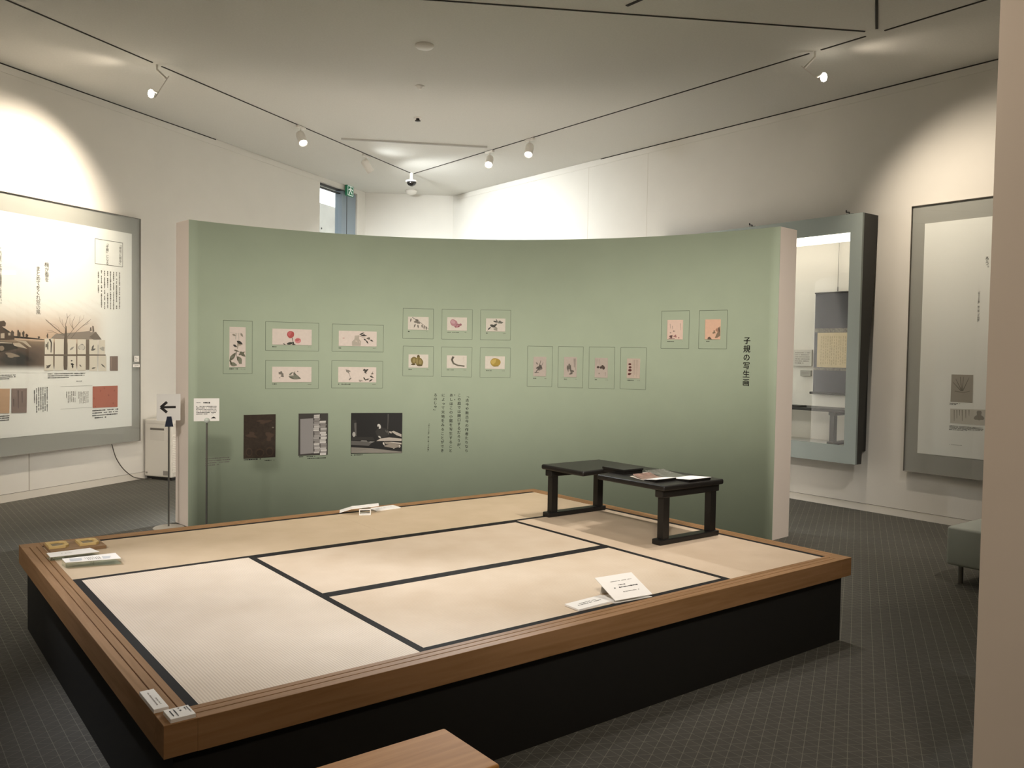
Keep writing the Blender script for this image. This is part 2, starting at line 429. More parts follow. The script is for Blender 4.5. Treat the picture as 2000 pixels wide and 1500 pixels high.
# near wall that cuts into the picture on the right
E0 = Vector((1.93, -4.143, 0)); en = Vector((0.866, -0.5, 0)); eb = Vector((0.5, 0.866, 0))
mb = MB(); q = [E0, E0 + en * 3.2, E0 + en * 3.2 + eb * .25, E0 + eb * .25 + en * .25]
mb.prism([(p.x, p.y) for p in q], 0, H); struct('wall_near', mb, mat('near_wall_paint', '#d8cbbd', 0.85, spec=.2, noise=.015, nscale=3, bump=.05, bscale=400))
cp = [(-5.6, -9.5), (8.0, -9.5), (8.0, 7.3), (RE.x + .3, RE.y + .12)] + [(q.x, q.y) for q in (LE + e_n * -.3 + LT * .2, LEFT.pt(u_c, 0, -.12), LEFT.pt(-6.2, 0, -.2))] + [(-5.6, .9)]
mb = MB(); mb.prism(cp, H, H + .15); struct('ceiling', mb, M_CEIL)
mb = MB(); mb.box(-6.5, 9.0, -9.6, 12.5, -.12, 0.0); floor_o = struct('floor', mb, M_FLOOR)
# skirting, cornice slots
mb = MB(); wall_o = LEFT; slab(mb, LEFT, -5.6, u_c, 0, .075, 0, .012, step=9); slab(mb, LEFT, -5.6, u_c, .079, .082, 0, .004, 1, step=9); tag(mb.build('baseboard_left', [M_TRIMW, M_GREY]), kind='structure')
mb = MB(); slab(mb, RIGHT, -8.3, 5, 0, .07, 0, .012, step=20); slab(mb, RIGHT, -8.3, 5, .074, .077, 0, .004, 1, step=20); tag(mb.build('baseboard_right', [M_TRIMW, M_GREY]), kind='structure')
ul = LEFT.px(421, 270)[0]; mb = MB(); slab(mb, LEFT, -5.6, ul, H - .011, H, 0, .008, step=20); struct('trim_1', mb, M_DARKSLOT)
ur = RIGHT.px(1174, 308)[0]; mb = MB(); slab(mb, RIGHT, ur, 5, H - .011, H, 0, .008, step=20); struct('trim_2', mb, M_DARKSLOT)
mb = MB(); slab(mb, LEFT, -5.6, u_c, H - .085, H - .013, 0, .008, step=20); struct('trim_3', mb, M_WALL)
mb = MB(); slab(mb, RIGHT, -8.3, 5, H - .085, H - .013, 0, .008, step=20); struct('trim_4', mb, M_WALL)
us = LEFT.px(57, 950)[0]; mb = MB(); slab(mb, LEFT, us - .006, us + .006, .08, .48, -.002, .002, step=9); struct('trim_5', mb, mat('seam_grey', '#b5afa4', .8))
for k, (xx, yy) in enumerate(((1266, 300), (1150, 330))):
    uu = RIGHT.px(xx, yy)[0]; mb = MB(); slab(mb, RIGHT, uu - .003, uu + .003, .08, 4.3, -.002, .0015, step=9); struct('trim_%d' % (6 + k), mb, mat('seam_pale', '#cbc6ba', .8))

# floor tiles: triangles 64 mm a side
def tri_pts(i, j, up, g=0.0013):
    # nodes: intersections a = GA + i*S, b = GB + j*S of the first two families
    def node(i, j):
        a, b = GA + i * GRID_S, GB + j * GRID_S
        det = N1[0] * N2[1] - N1[1] * N2[0]
        return Vector(((a * N2[1] - b * N1[1]) / det, (N1[0] * b - N2[0] * a) / det, 0))
    P = [node(i, j), node(i + 1, j), node(i + 1, j + 1)] if up else [node(i, j), node(i + 1, j + 1), node(i, j + 1)]
    c = (P[0] + P[1] + P[2]) / 3
    return c, [(p - c) * (1 - g * 3.4 / GRID_S * 1.0) for p in P]
cands = []
for i in range(-140, 40):
    for j in range(-120, 60):
        a, b = GA + i * GRID_S, GB + j * GRID_S
        x = b - a
        if not -2.2 < x < 5.2: continue
        for up in (0, 1):
            c, P = tri_pts(i, j, up)
            if not (-5 < c.y < -.2): continue
            if -.07 < c.x < 3.59 and c.y > -2.71: continue
            if (c - E0).dot(eb) < .3 and (c - E0).dot(en) > -.02: continue
            X, Y, zz = project(c)
            if zz < .5 or X < -30 or X > 1935 or Y > 1530 or Y < 1190: continue
            cands.append((zz, c, P, up))
cands.sort(key=lambda t: t[0])
shared = {}
def tile_mesh(P):
    q = MB(); q.hexa([p + Vector((0, 0, -.001)) for p in P], [p + Vector((0, 0, .0003)) for p in P]); return q
tn = 0
stuff = MB()
for zz, c, P, up in cands:
    if tn < 300:
        if up not in shared:
            o = tile_mesh(P).build('tile', M_TILE, floor_o); shared[up] = o.data
        else:
            o = bpy.data.objects.new('tile', shared[up]); COL.objects.link(o); o.parent = floor_o
        o.location = c; tn += 1
    else:
        stuff.hexa([c + p + Vector((0, 0, -.001)) for p in P], [c + p + Vector((0, 0, .0003)) for p in P])
tag(stuff.build('tile_field', M_TILE, floor_o), 'grey triangular floor tiles with pale joints', kind='stuff')

# ------------------------------------------------------------------ doorway at the far end
mb = MB(); D1 = Plane(LEFT.pt(0, 0, -.14), LT, LN)
def bars(mb, P, rects, d0, d1, mi=0):
    for u0, u1, v0, v1 in rects: slab(mb, P, u0, u1, v0, v1, d0, d1, mi, step=9)
uc = (Vector((5.70, 7.837, 0)) - LA).dot(LT)
dfr = MB(); bars(dfr, LEFT, [(u_c - .05, u_j + .05, 4.285, 4.312), (u_c - .05, u_j + .05, 4.235, 4.25)], -.12, -.06)
door = struct('door_1', dfr, mat('dark_bronze', '#3a3a3a', .5))
q = MB(); slab(q, LEFT, uc, u_j + .02, 0, 4.29, -.16, -.03, step=9); post = q.build('steel_post', M_STEEL, door)
q = MB(); slab(q, LEFT, uc + .15, uc + .165, 0, 4.28, -.031, -.028, step=9); q.build('post_groove', M_DARKSLOT, post)
q = MB(); slab(q, LEFT, u_c - .06, uc + .02, .0, 4.29, -.105, -.095, step=9); q.build('glass_pane', M_GLASS, door)
q = MB(); slab(q, LEFT, u_c - .02, u_c + .02, 0, 4.29, -.13, -.06, step=9); q.build('door_stile', M_TRIMW, door)
# concrete retaining wall in the open air beyond the glass
OUT = Plane(LEFT.pt(0, 0, -1.5), LT, LN)
mb = MB(); slab(mb, OUT, 3.5, 12, 0, 4.42, -.25, 0, step=9)
conc = tag(mb.build('retaining_wall', mat('raw_concrete', '#9b988f', .85, noise=.18, nscale=2.2, bump=.2, bscale=60)), 'bare concrete retaining wall outside the glass doorway', 'wall')
q = MB()
for xx, yy in ((657, 399), (628, 446), (659, 446)):
    u, v = OUT.px(xx, yy); q.lathe([(0.018, 0.0), (0.018, .004)], OUT.pt(u, v, .001), 12, M=Matrix.Rotation(math.atan2(LN.y, LN.x), 3, 'Z') @ Matrix.Rotation(math.pi / 2, 3, 'Y'))
q.build('tie_hole', M_DARKSLOT, conc)
# exit sign
u0, v1 = LEFT.px(671, 361); u1, v0 = LEFT.px(684, 386)
ec = LEFT.pt((u0 + u1) / 2, v0, .06)
ex = thing('exit_sign', 'small green emergency exit sign with white running figure over the doorway', 'sign', ec)
mb = MB(); slab(mb, LEFT, u0, u1, v0, v1, .03, .07, step=9); mb.build('sign_box', mat('exit_green', '#1d6b4c', .5, emit='#1d8f5c', estr=.1), ex)
mb = MB(); uu = (u0 + u1) / 2; vv = (v0 + v1) / 2; w = (u1 - u0) / 2; h = (v1 - v0) / 2
for pts in ([(-.05, .55), (.2, .55), (.2, .8), (-.05, .8)], [(-.2, -.05), (.15, -.05), (.25, .5), (-.15, .5)], [(-.2, .0), (0, .0), (-.35, -.75), (-.6, -.75)], [(0, .0), (.2, 0), (.55, -.45), (.35, -.6)], [(.2, .45), (.25, .25), (.65, .1), (.65, .28)], [(-.15, .5), (-.1, .3), (-.55, .05), (-.6, .2)]):
    mb.add([LEFT.pt(uu + a * w, vv + b * h, .072) for a, b in pts], [(0, 1, 2, 3)])
outline(mb, LEFT, uu - .78 * w, uu + .78 * w, vv - .85 * h, vv + .88 * h, .012, .0705, .0715)
mb.build('pictogram', mat('exit_white', '#f4fff8', .5, emit='#f0fff8', estr=.4), ex)
mb = MB(); mb.tube([LEFT.pt(uu, v1 - .005, .05), LEFT.pt(uu, H, .05)], .012, 8); mb.build('hanger', M_WHITEMETAL, ex)

# ------------------------------------------------------------------ ceiling tracks and fittings
def ce(x, y): return at_z(x, y, H)
def track(p, q, label, w=.016, name='lighting_track', m=None, depth=.006):
    p, q = Vector((p[0], p[1], H)), Vector((q[0], q[1], H)); t = (q - p).normalized(); n = Vector((-t.y, t.x, 0)) * w / 2; dz = Vector((0, 0, depth))
    mb = MB(); mb.hexa([p + n - dz, q + n - dz, q - n - dz, p - n - dz], [p + n, q + n, q - n, p - n])
    return tag(mb.build(name, m or M_DARKSLOT), label, 'light track')
t_l = (Vector((6.063, 6.286)) - Vector((0.157, 2.757))).normalized()
pL = lambda s: (1.526 + t_l.x * s, 3.542 + t_l.y * s)
track(pL(-7.5), pL(-.02), 'dark ceiling track slot parallel to the left wall, before its first lamp'); track(pL(.10), pL(5.29), 'dark ceiling track slot parallel to the left wall, running on to the dome camera')
track((6.12, 6.24), (6.12, -.72), 'dark ceiling track slot parallel to the right wall, between dome camera and wall washer'); track((6.12, -.84), (6.12, -1.27), 'short dark ceiling track slot beside the wall washer lamp'); track((6.12, -1.44), (6.12, -6), 'dark ceiling track slot past the junction by the right wall')
track((2.0, .987), (6.012, -1.325), 'long dark ceiling track slot crossing the ceiling slantwise', .016)
track((6.03, -1.42), (4.16, -2.457), 'dark twin ceiling track slot leaving the junction by the right wall', .022)
track((4.085, -.399), (4.10, -4.4), 'dark twin ceiling track slot hanging over the tatami platform', .028)
a, b = ce(666.6, 269.7), ce(951.5, 285.9)
track(a, b, 'white linear ceiling bar between the two rows of spotlights', .035, 'linear_fixture', mat('bar_grey', '#a9a79f', .5), .022)['category'] = 'ceiling fixture'

def aim(p, t):
    d = (Vector(t) - Vector(p)).normalized()
    return d.to_track_quat('-Z', 'Y')
LAMPS = []
def spot_light(parent, p, tgt, power, color, deg, blend=.7, size=.07):
    L = bpy.data.lights.new('spot_beam', 'SPOT'); L.energy = power; L.color = color; L.spot_size = math.radians(deg); L.spot_blend = blend; L.shadow_soft_size = size
    o = bpy.data.objects.new('spot_beam', L); COL.objects.link(o); o.parent = parent
    off = parent.location; o.location = Vector(p) - off; o.rotation_mode = 'QUATERNION'; o.rotation_quaternion = aim(p, tgt)
    return o
def spotlight(xy, tgt, power, color, deg, label, blend=.7, drop=.13, length=.15, rad=.055, group='white track spotlights', soft=.07):
    top = Vector((xy[0], xy[1], H)); t = thing('track_spotlight', label, 'spotlight', top, group)
    hinge = top + Vector((0, 0, -drop)); d = (Vector(tgt) - hinge).normalized()
    mb = MB(); ang = math.atan2(t_l.y, t_l.x) if xy[0] < 6 else math.pi / 2
    mb.rbox(-.085, .085, -.018, .018, -.034, -.0065, .004, M=Matrix.Translation(top) @ Matrix.Rotation(ang, 4, 'Z')); mb.build('track_adapter', M_WHITEMETAL, t)
    mb = MB(); mb.tube([top + Vector((0, 0, -.02)), hinge], .009, 8); mb.build('stem', M_WHITEMETAL, t)
    q = d.to_track_quat('Z', 'Y').to_matrix(); c = hinge - d * .02
    mb = MB(); mb.lathe([(rad * .55, -.045), (rad * .9, -.03), (rad, -.01), (rad, length), (rad * .93, length), (rad * .9, length - .02)], c, 24, M=q); mb.build('lamp_head', M_WHITEMETAL, t)
    mb = MB(); mb.lathe([(rad * .86, length - .012), (rad * .5, length - .008), (.001, length - .007)], c, 20, M=q); mb.build('lamp_face', M_LAMP, t)
    spot_light(t, c + d * (length + .03), tgt, power, color, deg, blend, soft)
    return t
# spots seen at the far end
spotlight((3.60, 4.78), (3.5, 2.55, 1.5), 6500, COOL, 62, 'white spotlight hanging near the middle of the left track, lamp turned inward', 1.0)
sp2 = spotlight((4.95, 5.62), (6.6, 5.6, 2.1), 1900, COOL, 164, 'white spotlight on the left track nearest the dome camera, tipped sideways', 1.0)
spot_light(sp2, Vector((5.02, 5.42, H - .36)), (5.45, 4.8, H), 18, COOL, 150, 1.0, .06)
spotlight((6.12, 4.24), (4.2, 2.2, 1.5), 7500, COOL, 62, 'white spotlight on the right track nearest the dome camera', 1.0)
spotlight((6.12, 3.36), (4.6, 2.0, 1.6), 6500, COOL, 56, 'second white spotlight on the right track from the dome camera', 1.0)
# wall washers: lamp behind a white side plate
def washer(xy, tgt, power, color, deg, label, glow, glow_power, pa, pb, bulb):
    """open lamp: a thin white reflector plate (edge pixels pa, pb) with the bulb beside its lower end"""
    top = Vector((xy[0], xy[1], H)); t = thing('wall_washer_lamp', label, 'spotlight', top, 'white plate wall washer lamps')
    dist = (top - CAM).dot(_f); P3 = lambda q: CAM + ray(*q) * dist
    a, b, c = P3(pa), P3(pb), P3(bulb); vd = (a - CAM).normalized(); nn = (b - a).cross(vd).normalized()
    mb = MB(); mb.tube([top, Vector((top.x, top.y, H - .05)), a * .85 + b * .15], .011, 10); mb.build('stem', M_WHITEMETAL, t)
    mb = MB(); q = [a - vd * .10, b - vd * .10, b + vd * .10, a + vd * .10]; mb.hexa([p - nn * .004 for p in q], [p + nn * .004 for p in q]); mb.build('reflector_plate', M_WHITEMETAL, t)
    mb = MB(); mb.lathe([(.004, -.04), (.022, -.03), (.03, 0), (.024, .025), (.012, .04)], c, 16); mb.build('bulb', M_LAMP, t)
    mb = MB(); mb.tube([c + Vector((0, 0, .035)), b * .8 + a * .2], .009, 8); mb.build('bulb_holder', M_WHITEMETAL, t)
    d = (Vector(tgt) - c).normalized(); spot_light(t, c + d * .06, tgt, power, color, deg, 1.0, .05)
    d = (Vector(glow) - c).normalized(); spot_light(t, c + d * .05, glow, glow_power, color, 60, 1.0, .08)
    return t
washer((1.563, 3.575), (.35, 4.7, 2.6), 1250, WARM, 96, 'white plate wall washer lamp over the wide poster panel', at_z(150, 114, H), 22, (330, 148), (303, 190), (295, 183))
washer((6.12, -.78), (7.5, -2.2, 1.9), 480, WARM, 110, 'white plate wall washer lamp by the track junction, bulb showing', at_z(1790, 84, H), 22, (1565, 129), (1602, 157), (1609, 151))
# unseen twin track lamps over the platform, last one added to brighten the partition
for k, (yy, tg, pw, colr, dg) in enumerate(((-1.65, (2.9, -1.1, .47), 420, NEUT, 80), (-2.2, (2.8, -2.0, .47), 330, NEUT, 80), (-3.1, (.9, -2.1, .47), 240, NEUT, 80), (-4.1, (5.35, -.4, .6), 800, NEUT, 60))):
    spotlight((4.10, yy), tg, pw, colr, dg, 'unseen white spotlight on the twin track, lamp %s of those above the platform' % ('first', 'second', 'third', 'last')[k], 1.0)
spotlight(pL(-3.2), (.5, -1.45, .47), 2000, (.95, .95, 1.0), 26, 'unseen white spotlight added on the left track to whiten the left mats of the platform', 1.0)  # unseen lamp added to brighten the left mats
spotlight(pL(-4.6), (-.3, 4.2, 2.0), 130, WARM, 110, 'unseen white spotlight added on the left track to brighten the left wall', 1.0)  # another unseen lamp, added for the left wall
for k, (xy, tg, pw, colr, dg) in enumerate((((-2.2, -1.6), (1.9, 2.4, .6), 420, NEUT, 50), ((.1, -5.2), (3.5, 2.0, .1), 420, NEUT, 60), ((-1.6, -6.6), (2.6, -4.6, 2.0), 900, WARM, 120), ((2.6, -6.9), (6.2, -4.5, 1.8), 300, NEUT, 130), ((-3.6, -4.2), (2.0, 2.4, .5), 2600, NEUT, 44), ((2.5, -1.75), (4.9, .5, .1), 260, NEUT, 85), ((1.0, -1.3), (2.6, 2.3, .1), 200, NEUT, 85), ((-1.9, -6.1), (4.3, 1.2, .4), 3500, NEUT, 44))):  # unseen fill spotlights added to bring up partition, walls and mats
    spotlight(xy, tg, pw, colr, dg, 'unseen white spotlight added to the ceiling as fill, %s' % ('over the wooden bench end', 'facing the partition', 'facing the near wall', 'facing the benches', 'far back and trained on the partition', 'over the desk', 'over the left mats', 'behind the near wall lamp')[k], 1.0, soft=.22)
# small fittings
def disc(xy, prof, label, m, name='smoke_detector', cat='detector', grp=None):
    o = MB().lathe(prof, (xy[0], xy[1], H), 28).build(name, m); return tag(o, label, cat, grp)
p = ce(829, 88); disc(p, [(.085, 0), (.085, -.012), (.07, -.028), (.03, -.036), (.001, -.037)], 'round white smoke detector dome, largest fitting on the ceiling', M_WHITEMETAL)
p = ce(820, 168); disc(p, [(.05, 0), (.05, -.006), (.03, -.012), (.02, -.03), (.001, -.031)], 'small white sprinkler cap between the detector and dark sprinkler', M_WHITEMETAL, 'ceiling_sprinkler', 'sprinkler')
p = ce(816, 230); t = thing('ceiling_sprinkler', 'small ceiling sprinkler with dark metal tip near the linear bar', 'sprinkler', (p.x, p.y, H))
MB().lathe([(.05, 0), (.05, -.006), (.03, -.01), (.001, -.011)], p, 20).build('flange', M_WHITEMETAL, t); MB().lathe([(.02, -.01), (.022, -.03), (.035, -.034), (.035, -.04), (.001, -.041)], p, 16).build('tip', mat('dark_metal', '#3c3832', .4, metal=.6), t)
p = ce(804, 338); t = thing('dome_camera', 'black security dome camera on a short white drop pole', 'camera', (p.x, p.y, H))
zc = at_x(803, 354, p.x).z
mb = MB(); mb.tube([p, Vector((p.x, p.y, zc + .005))], .028, 14); mb.build('drop_pole', M_WHITEMETAL, t)
MB().lathe([(.03, .02), (.09, .01), (.095, -.012), (.001, -.013)], (p.x, p.y, zc), 24).build('collar', M_WHITEMETAL, t); MB().lathe([(.075, -.012), (.07, -.04), (.05, -.065), (.02, -.08), (.001, -.082)], (p.x, p.y, zc), 24).build('dome', mat('smoked_dome', '#14120f', .12), t)
p = END.pt(END.px(803, 374)[0], H, .35); disc(p, [(.10, 0), (.10, -.02), (.085, -.05), (.04, -.07), (.001, -.072)], 'white detector dome in the corner above the end wall', M_WHITEMETAL)

# ------------------------------------------------------------------ curved green partition
n = 64; th = [ARC_T0 + (ARC_T1 - ARC_T0) * i / n for i in range(n + 1)]; PT = 0.28
def ap(t, r, z): return (ARC_C[0] + r * math.cos(t), ARC_C[1] + r * math.sin(t), z)
pc = thing('curved_partition', 'tall curved pale green partition with cream ends behind the platform', 'partition', (*ap((ARC_T0 + ARC_T1) / 2, ARC_R, 0)[:2], 0))
core = MB(); vs = []
for t in th: vs += [ap(t, ARC_R + .004, 0), ap(t, ARC_R + .004, ARC_H), ap(t, ARC_R + PT, ARC_H), ap(t, ARC_R + PT, 0)]
core.add(vs, [(0, 1, 2, 3), tuple(4 * n + k for k in (3, 2, 1, 0))] + [(4 * i + k, 4 * i + 4 + k, 4 * i + 4 + (k + 1) % 4, 4 * i + (k + 1) % 4) for i in range(n) for k in range(4)])
core.build('core', M_ENDW, pc)
fc = MB(); vs = []
for t in th: vs += [ap(t, ARC_R, 0), ap(t, ARC_R, ARC_H + .001), ap(t, ARC_R + .004, ARC_H + .001), ap(t, ARC_R + .004, 0)]
fc.add(vs, [(0, 1, 2, 3), tuple(4 * n + k for k in (3, 2, 1, 0))] + [(4 * i + k, 4 * i + 4 + k, 4 * i + 4 + (k + 1) % 4, 4 * i + (k + 1) % 4) for i in range(n) for k in range(4)])
for i in range(len(fc.sm)): fc.sm[i] = (i >= 2 and (i - 2) % 4 == 0)
fc.build('green_face', M_GREEN, pc)
# ---- prints on the partition
T6 = lambda X, Y: (420 + X / 4.544, 590 + Y / 4.544)
T7 = lambda X, Y: (770 + X / 4.84, 590 + Y / 4.84)
T8 = lambda X, Y: (1010 + X / 4.0816, 590 + Y / 4.0816)
def rect_uv(S, tr, r):
    x0, y0, x1, y1 = r; xm, ym = (x0 + x1) / 2, (y0 + y1) / 2
    return S.px(*tr(x0, ym))[0], S.px(*tr(x1, ym))[0], S.px(*tr(xm, y1))[1], S.px(*tr(xm, y0))[1]
def sketch_print(tr, outer, sheet, paper, label, draw, seed, cap=(.3, .14)):
    S = ARC; u0, u1, v0, v1 = rect_uv(S, tr, outer); a0, a1, b0, b1 = rect_uv(S, tr, sheet)
    t = thing('sketch_print', label, 'picture', S.pt((u0 + u1) / 2, v0, 0), 'sketch prints on the green partition')
    mb = MB(); outline(mb, S, u0, u1, v0, v1, .0032, .0, .0015); mb.build('border_line', M_LINE, t)
    mb = MB(); slab(mb, S, a0, a1, b0, b1, 0, .005, step=.03); sh = mb.build('sheet', mat('paper_' + paper.strip('#'), paper, .7, noise=.03, nscale=40), t)
    art = Art(S, tr, .0062); draw(art); tag(art.build('painting', sh), kind='stuff')
    mb = MB(); x0, y0, x1, y1 = sheet; w = x1 - x0
    p = tr(x0, y1 + 10); q = tr(x0 + w * cap[0], y1 + 22); dashes(mb, S, p[0], p[1], q[0], q[1], 1, .0015, fill=.6, seed=seed, ragged=False)
    p = tr(x1 - w * cap[1], y1 + 14); q = tr(x1, y1 + 22); dashes(mb, S, p[0], p[1], q[0], q[1], 1, .0015, fill=.5, seed=seed + 50, ragged=False, mi=1)
    tag(mb.build('caption', [M_INK, M_GREY], t), kind='stuff')
    return t
PINKP, MIDP, GREYP = '#ddcfc3', '#d8cfc1', '#b9aca0'
def d_tall(A):
    A.add('#c7bdb0', stroke([(130, 270), (240, 285)], 3), stroke([(185, 275), (180, 330)], 16), stroke([(205, 275), (210, 340)], 10))
    A.add('#8f8878', leaf(150, 285, 185, 300, 8), leaf(225, 275, 245, 310, 9)); A.add('#a59a88', ell(215, 372, 22, 14), leaf(205, 360, 195, 420, 6))
    A.add('#3f3d38', leaf(190, 345, 245, 375, 13), leaf(158, 378, 195, 400, 9))
    A.add('#6b6a58', leaf(128, 520, 185, 445, 17), leaf(205, 470, 265, 440, 10), leaf(215, 440, 268, 485, 16), leaf(195, 480, 235, 550, 18), leaf(165, 425, 215, 440, 7)); A.add('#7c7d6a', leaf(128, 545, 195, 560, 18), ell(220, 520, 16, 30), leaf(130, 490, 170, 480, 12))
    A.add('#55543f', stroke([(190, 440), (188, 480), (200, 520)], 4), leaf(126, 510, 150, 560, 7))
def d_round(A):
    A.add('#b35551', ell(669, 288, 32, 32, wob=.03)); A.add('#c4696a', ell(664, 282, 20, 22)); A.add('#d48f8d', ell(734, 342, 28, 24)); A.add('#c06a6a', ell(732, 336, 22, 13))
    A.add('#4a463d', stroke([(683, 318), (690, 350), (694, 372)], 6)); A.add('#3f4238', leaf(632, 372, 700, 360, 11), leaf(600, 368, 626, 378, 4), leaf(680, 374, 715, 377, 5), leaf(688, 350, 700, 376, 6))
def d_vase(A):
    A.add('#b4aa9b', [(1216, 388), (1214, 350), (1236, 330), (1240, 298), (1278, 296), (1278, 328), (1294, 348), (1292, 388)]); A.add('#c9beaf', [(1224, 384), (1224, 352), (1242, 338), (1270, 338), (1286, 352), (1284, 384)], stroke([(1240, 310), (1278, 308)], 3))
    A.add('#3d3b34', leaf(1280, 292, 1325, 270, 6), leaf(1290, 296, 1350, 298, 7), leaf(1300, 300, 1330, 285, 5), leaf(1318, 325, 1345, 345, 6), leaf(1340, 340, 1360, 372, 6), leaf(1375, 335, 1405, 350, 6)); A.add('#6f675b', stroke([(1270, 300), (1330, 318), (1395, 345)], 3), ell(1362, 322, 14, 9, wob=.15)); A.add('#d3b3a8', ell(1140, 320, 10, 6))
def d_iris(A):
    A.add('#7d766c', ell(585, 632, 22, 14, .4, wob=.25), ell(596, 655, 14, 10, wob=.2), leaf(560, 620, 600, 650, 6), ell(573, 672, 5, 4)); A.add('#7f7f70', leaf(650, 660, 762, 680, 17), leaf(655, 650, 690, 620, 8), leaf(690, 640, 755, 672, 10)); A.add('#5f5e50', leaf(690, 625, 725, 650, 6), leaf(655, 662, 700, 680, 6), leaf(735, 670, 762, 680, 4)); A.add('#8b857a', ell(732, 616, 6, 6), ell(705, 622, 5, 6))
def d_lily(A):
    A.add('#8d857a', ell(1178, 612, 20, 12, .3, wob=.2), leaf(1170, 610, 1195, 640, 5)); A.add('#6e675d', stroke([(1190, 640), (1200, 665), (1190, 700)], 3), leaf(1185, 690, 1212, 672, 5)); A.add('#4a463f', ell(1335, 608, 20, 15, wob=.35), leaf(1330, 620, 1345, 636, 5)); A.add('#4c4a3f', leaf(1315, 665, 1340, 700, 6), leaf(1335, 690, 1370, 680, 6), leaf(1372, 655, 1410, 672, 7), leaf(1365, 705, 1400, 682, 6)); A.add('#7a7265', stroke([(1400, 615), (1392, 640), (1385, 660)], 3), ell(1395, 635, 10, 7, wob=.2)); A.add('#a0978a', ell(1290, 698, 16, 8, wob=.3))
def d_beanpod(A):
    A.add('#4f4b43', stroke([(170, 145), (230, 180), (325, 255)], 5)); A.add('#7b756a', ell(215, 185, 26, 18, .6, wob=.3)); A.add('#6d675d', *[leaf(x, y, x + dx, y + 38, 6) for x, y, dx in ((200, 205, -14), (222, 212, 6), (262, 210, 2), (283, 222, -2), (300, 228, 4), (160, 152, -8))])
def d_pinkroot(A):
    A.add('#b5858a', ell(562, 195, 36, 30, .5, wob=.05), ell(592, 222, 30, 20)); A.add('#9a6a70', ell(600, 222, 16, 16), ell(626, 214, 13, 11)); A.add('#c59ea0', ell(556, 188, 22, 16, .5)); A.add('#8a4a4c', ell(580, 236, 8, 5), ell(610, 234, 7, 5))
def d_branch(A):
    A.add('#8a8577', stroke([(880, 270), (930, 225), (1000, 180)], 3)); A.add('#4e4d45', leaf(905, 215, 960, 240, 13), leaf(930, 235, 975, 205, 11), leaf(885, 262, 915, 235, 7), leaf(935, 180, 985, 192, 7)); A.add('#6e6d62', ell(1000, 190, 18, 13, wob=.2), leaf(1000, 200, 1032, 190, 8), leaf(960, 160, 980, 190, 5)); A.add('#9b9686', ell(960, 255, 18, 16, wob=.2))
def d_squash(A):
    A.add('#7d6e3f', ell(190, 550, 36, 32, wob=.05), ell(238, 568, 36, 38, wob=.06), ell(228, 520, 14, 22)); A.add('#9a8a58', ell(188, 552, 14, 22), ell(215, 558, 9, 28), ell(246, 566, 13, 26)); A.add('#5c5030', ell(180, 588, 22, 8), ell(240, 598, 26, 8), ell(228, 510, 12, 7))
def d_curve(A):
    A.add('#6f6a5c', stroke([(560, 515), (545, 545), (560, 580), (600, 598), (665, 605)], 22)); A.add('#4f4a40', stroke([(556, 520), (546, 548), (558, 572)], 14), stroke([(575, 590), (620, 603), (662, 610)], 8)); A.add('#c7b8a8', stroke([(655, 515), (660, 550), (645, 570)], 3))
def d_yellow(A):
    A.add('#a98f42', ell(957, 570, 49, 40, wob=.03)); A.add('#c0a65a', ell(950, 564, 36, 28)); A.add('#8a7434', stroke([(950, 540), (957, 532)], 5), ell(962, 604, 28, 5))
def d_g1(A):
    A.add('#57514a', stroke([(150, 560), (175, 520), (190, 465)], 6), stroke([(165, 545), (200, 500), (208, 480)], 4), leaf(150, 530, 190, 510, 7), ell(184, 522, 14, 22, .3, wob=.25), stroke([(140, 562), (175, 562)], 5)); A.add('#7c746b', leaf(150, 480, 170, 500, 5), leaf(175, 540, 205, 530, 6))
def d_g2(A):
    A.add('#6b645b', ell(415, 520, 16, 22, .2, wob=.3), ell(436, 555, 14, 18, wob=.3), leaf(400, 500, 410, 560, 6)); A.add('#59524a', stroke([(428, 500), (432, 560)], 4), stroke([(455, 450), (456, 520)], 4), stroke([(466, 450), (466, 545)], 3), leaf(440, 570, 412, 575, 5))
def d_g3(A):
    A.add('#4d4039', ell(647, 519, 11, 9), ell(670, 522, 10, 10), ell(690, 524, 11, 14), ell(682, 510, 9, 8)); A.add('#8d8277', stroke([(630, 455), (632, 500)], 3), stroke([(645, 455), (646, 490)], 3), stroke([(660, 455), (662, 500)], 3), stroke([(705, 560), (706, 590)], 3), ell(655, 570, 6, 5))
def d_g4(A):
    A.add('#5b2f2b', ell(900, 495, 12, 8), ell(902, 520, 11, 9), ell(901, 543, 14, 10), leaf(882, 575, 915, 570, 9)); A.add('#978a7e', *[stroke([(x, 460), (x + 1, 600 - 20 * (k % 2))], 3) for k, x in enumerate((925, 938, 951, 964))])
def d_g5(A):
    A.add('#a08b7d', stroke([(1222, 175), (1224, 210)], 4), stroke([(1240, 190), (1242, 215)], 4), stroke([(1305, 170), (1306, 225)], 3), ell(1252, 232, 8, 5, wob=.3), ell(1225, 245, 6, 4)); A.add('#6a4f4a', ell(1229, 276, 12, 13, wob=.2), stroke([(1210, 290), (1260, 292)], 4)); A.add('#a97872', ell(1262, 272, 12, 9, wob=.3), ell(1290, 285, 6, 5))
def d_g6(A):
    A.add('#8f7b66', [(1622, 190), (1622, 268), (1598, 284), (1578, 288), (1588, 262), (1600, 240), (1606, 210)], ell(1572, 240, 9, 14, .4, wob=.3)); A.add('#6f5d50', [(1519, 296), (1524, 280), (1538, 276), (1554, 296)], leaf(1606, 200, 1620, 245, 6)); A.add('#b58a72', ell(1595, 222, 10, 14, wob=.2))
sketch_print(T6, (72, 165, 330, 635), (127, 222, 270, 577), PINKP, 'tall narrow print of trailing flowers and grey leaves', d_tall, 1, (.5, .3))
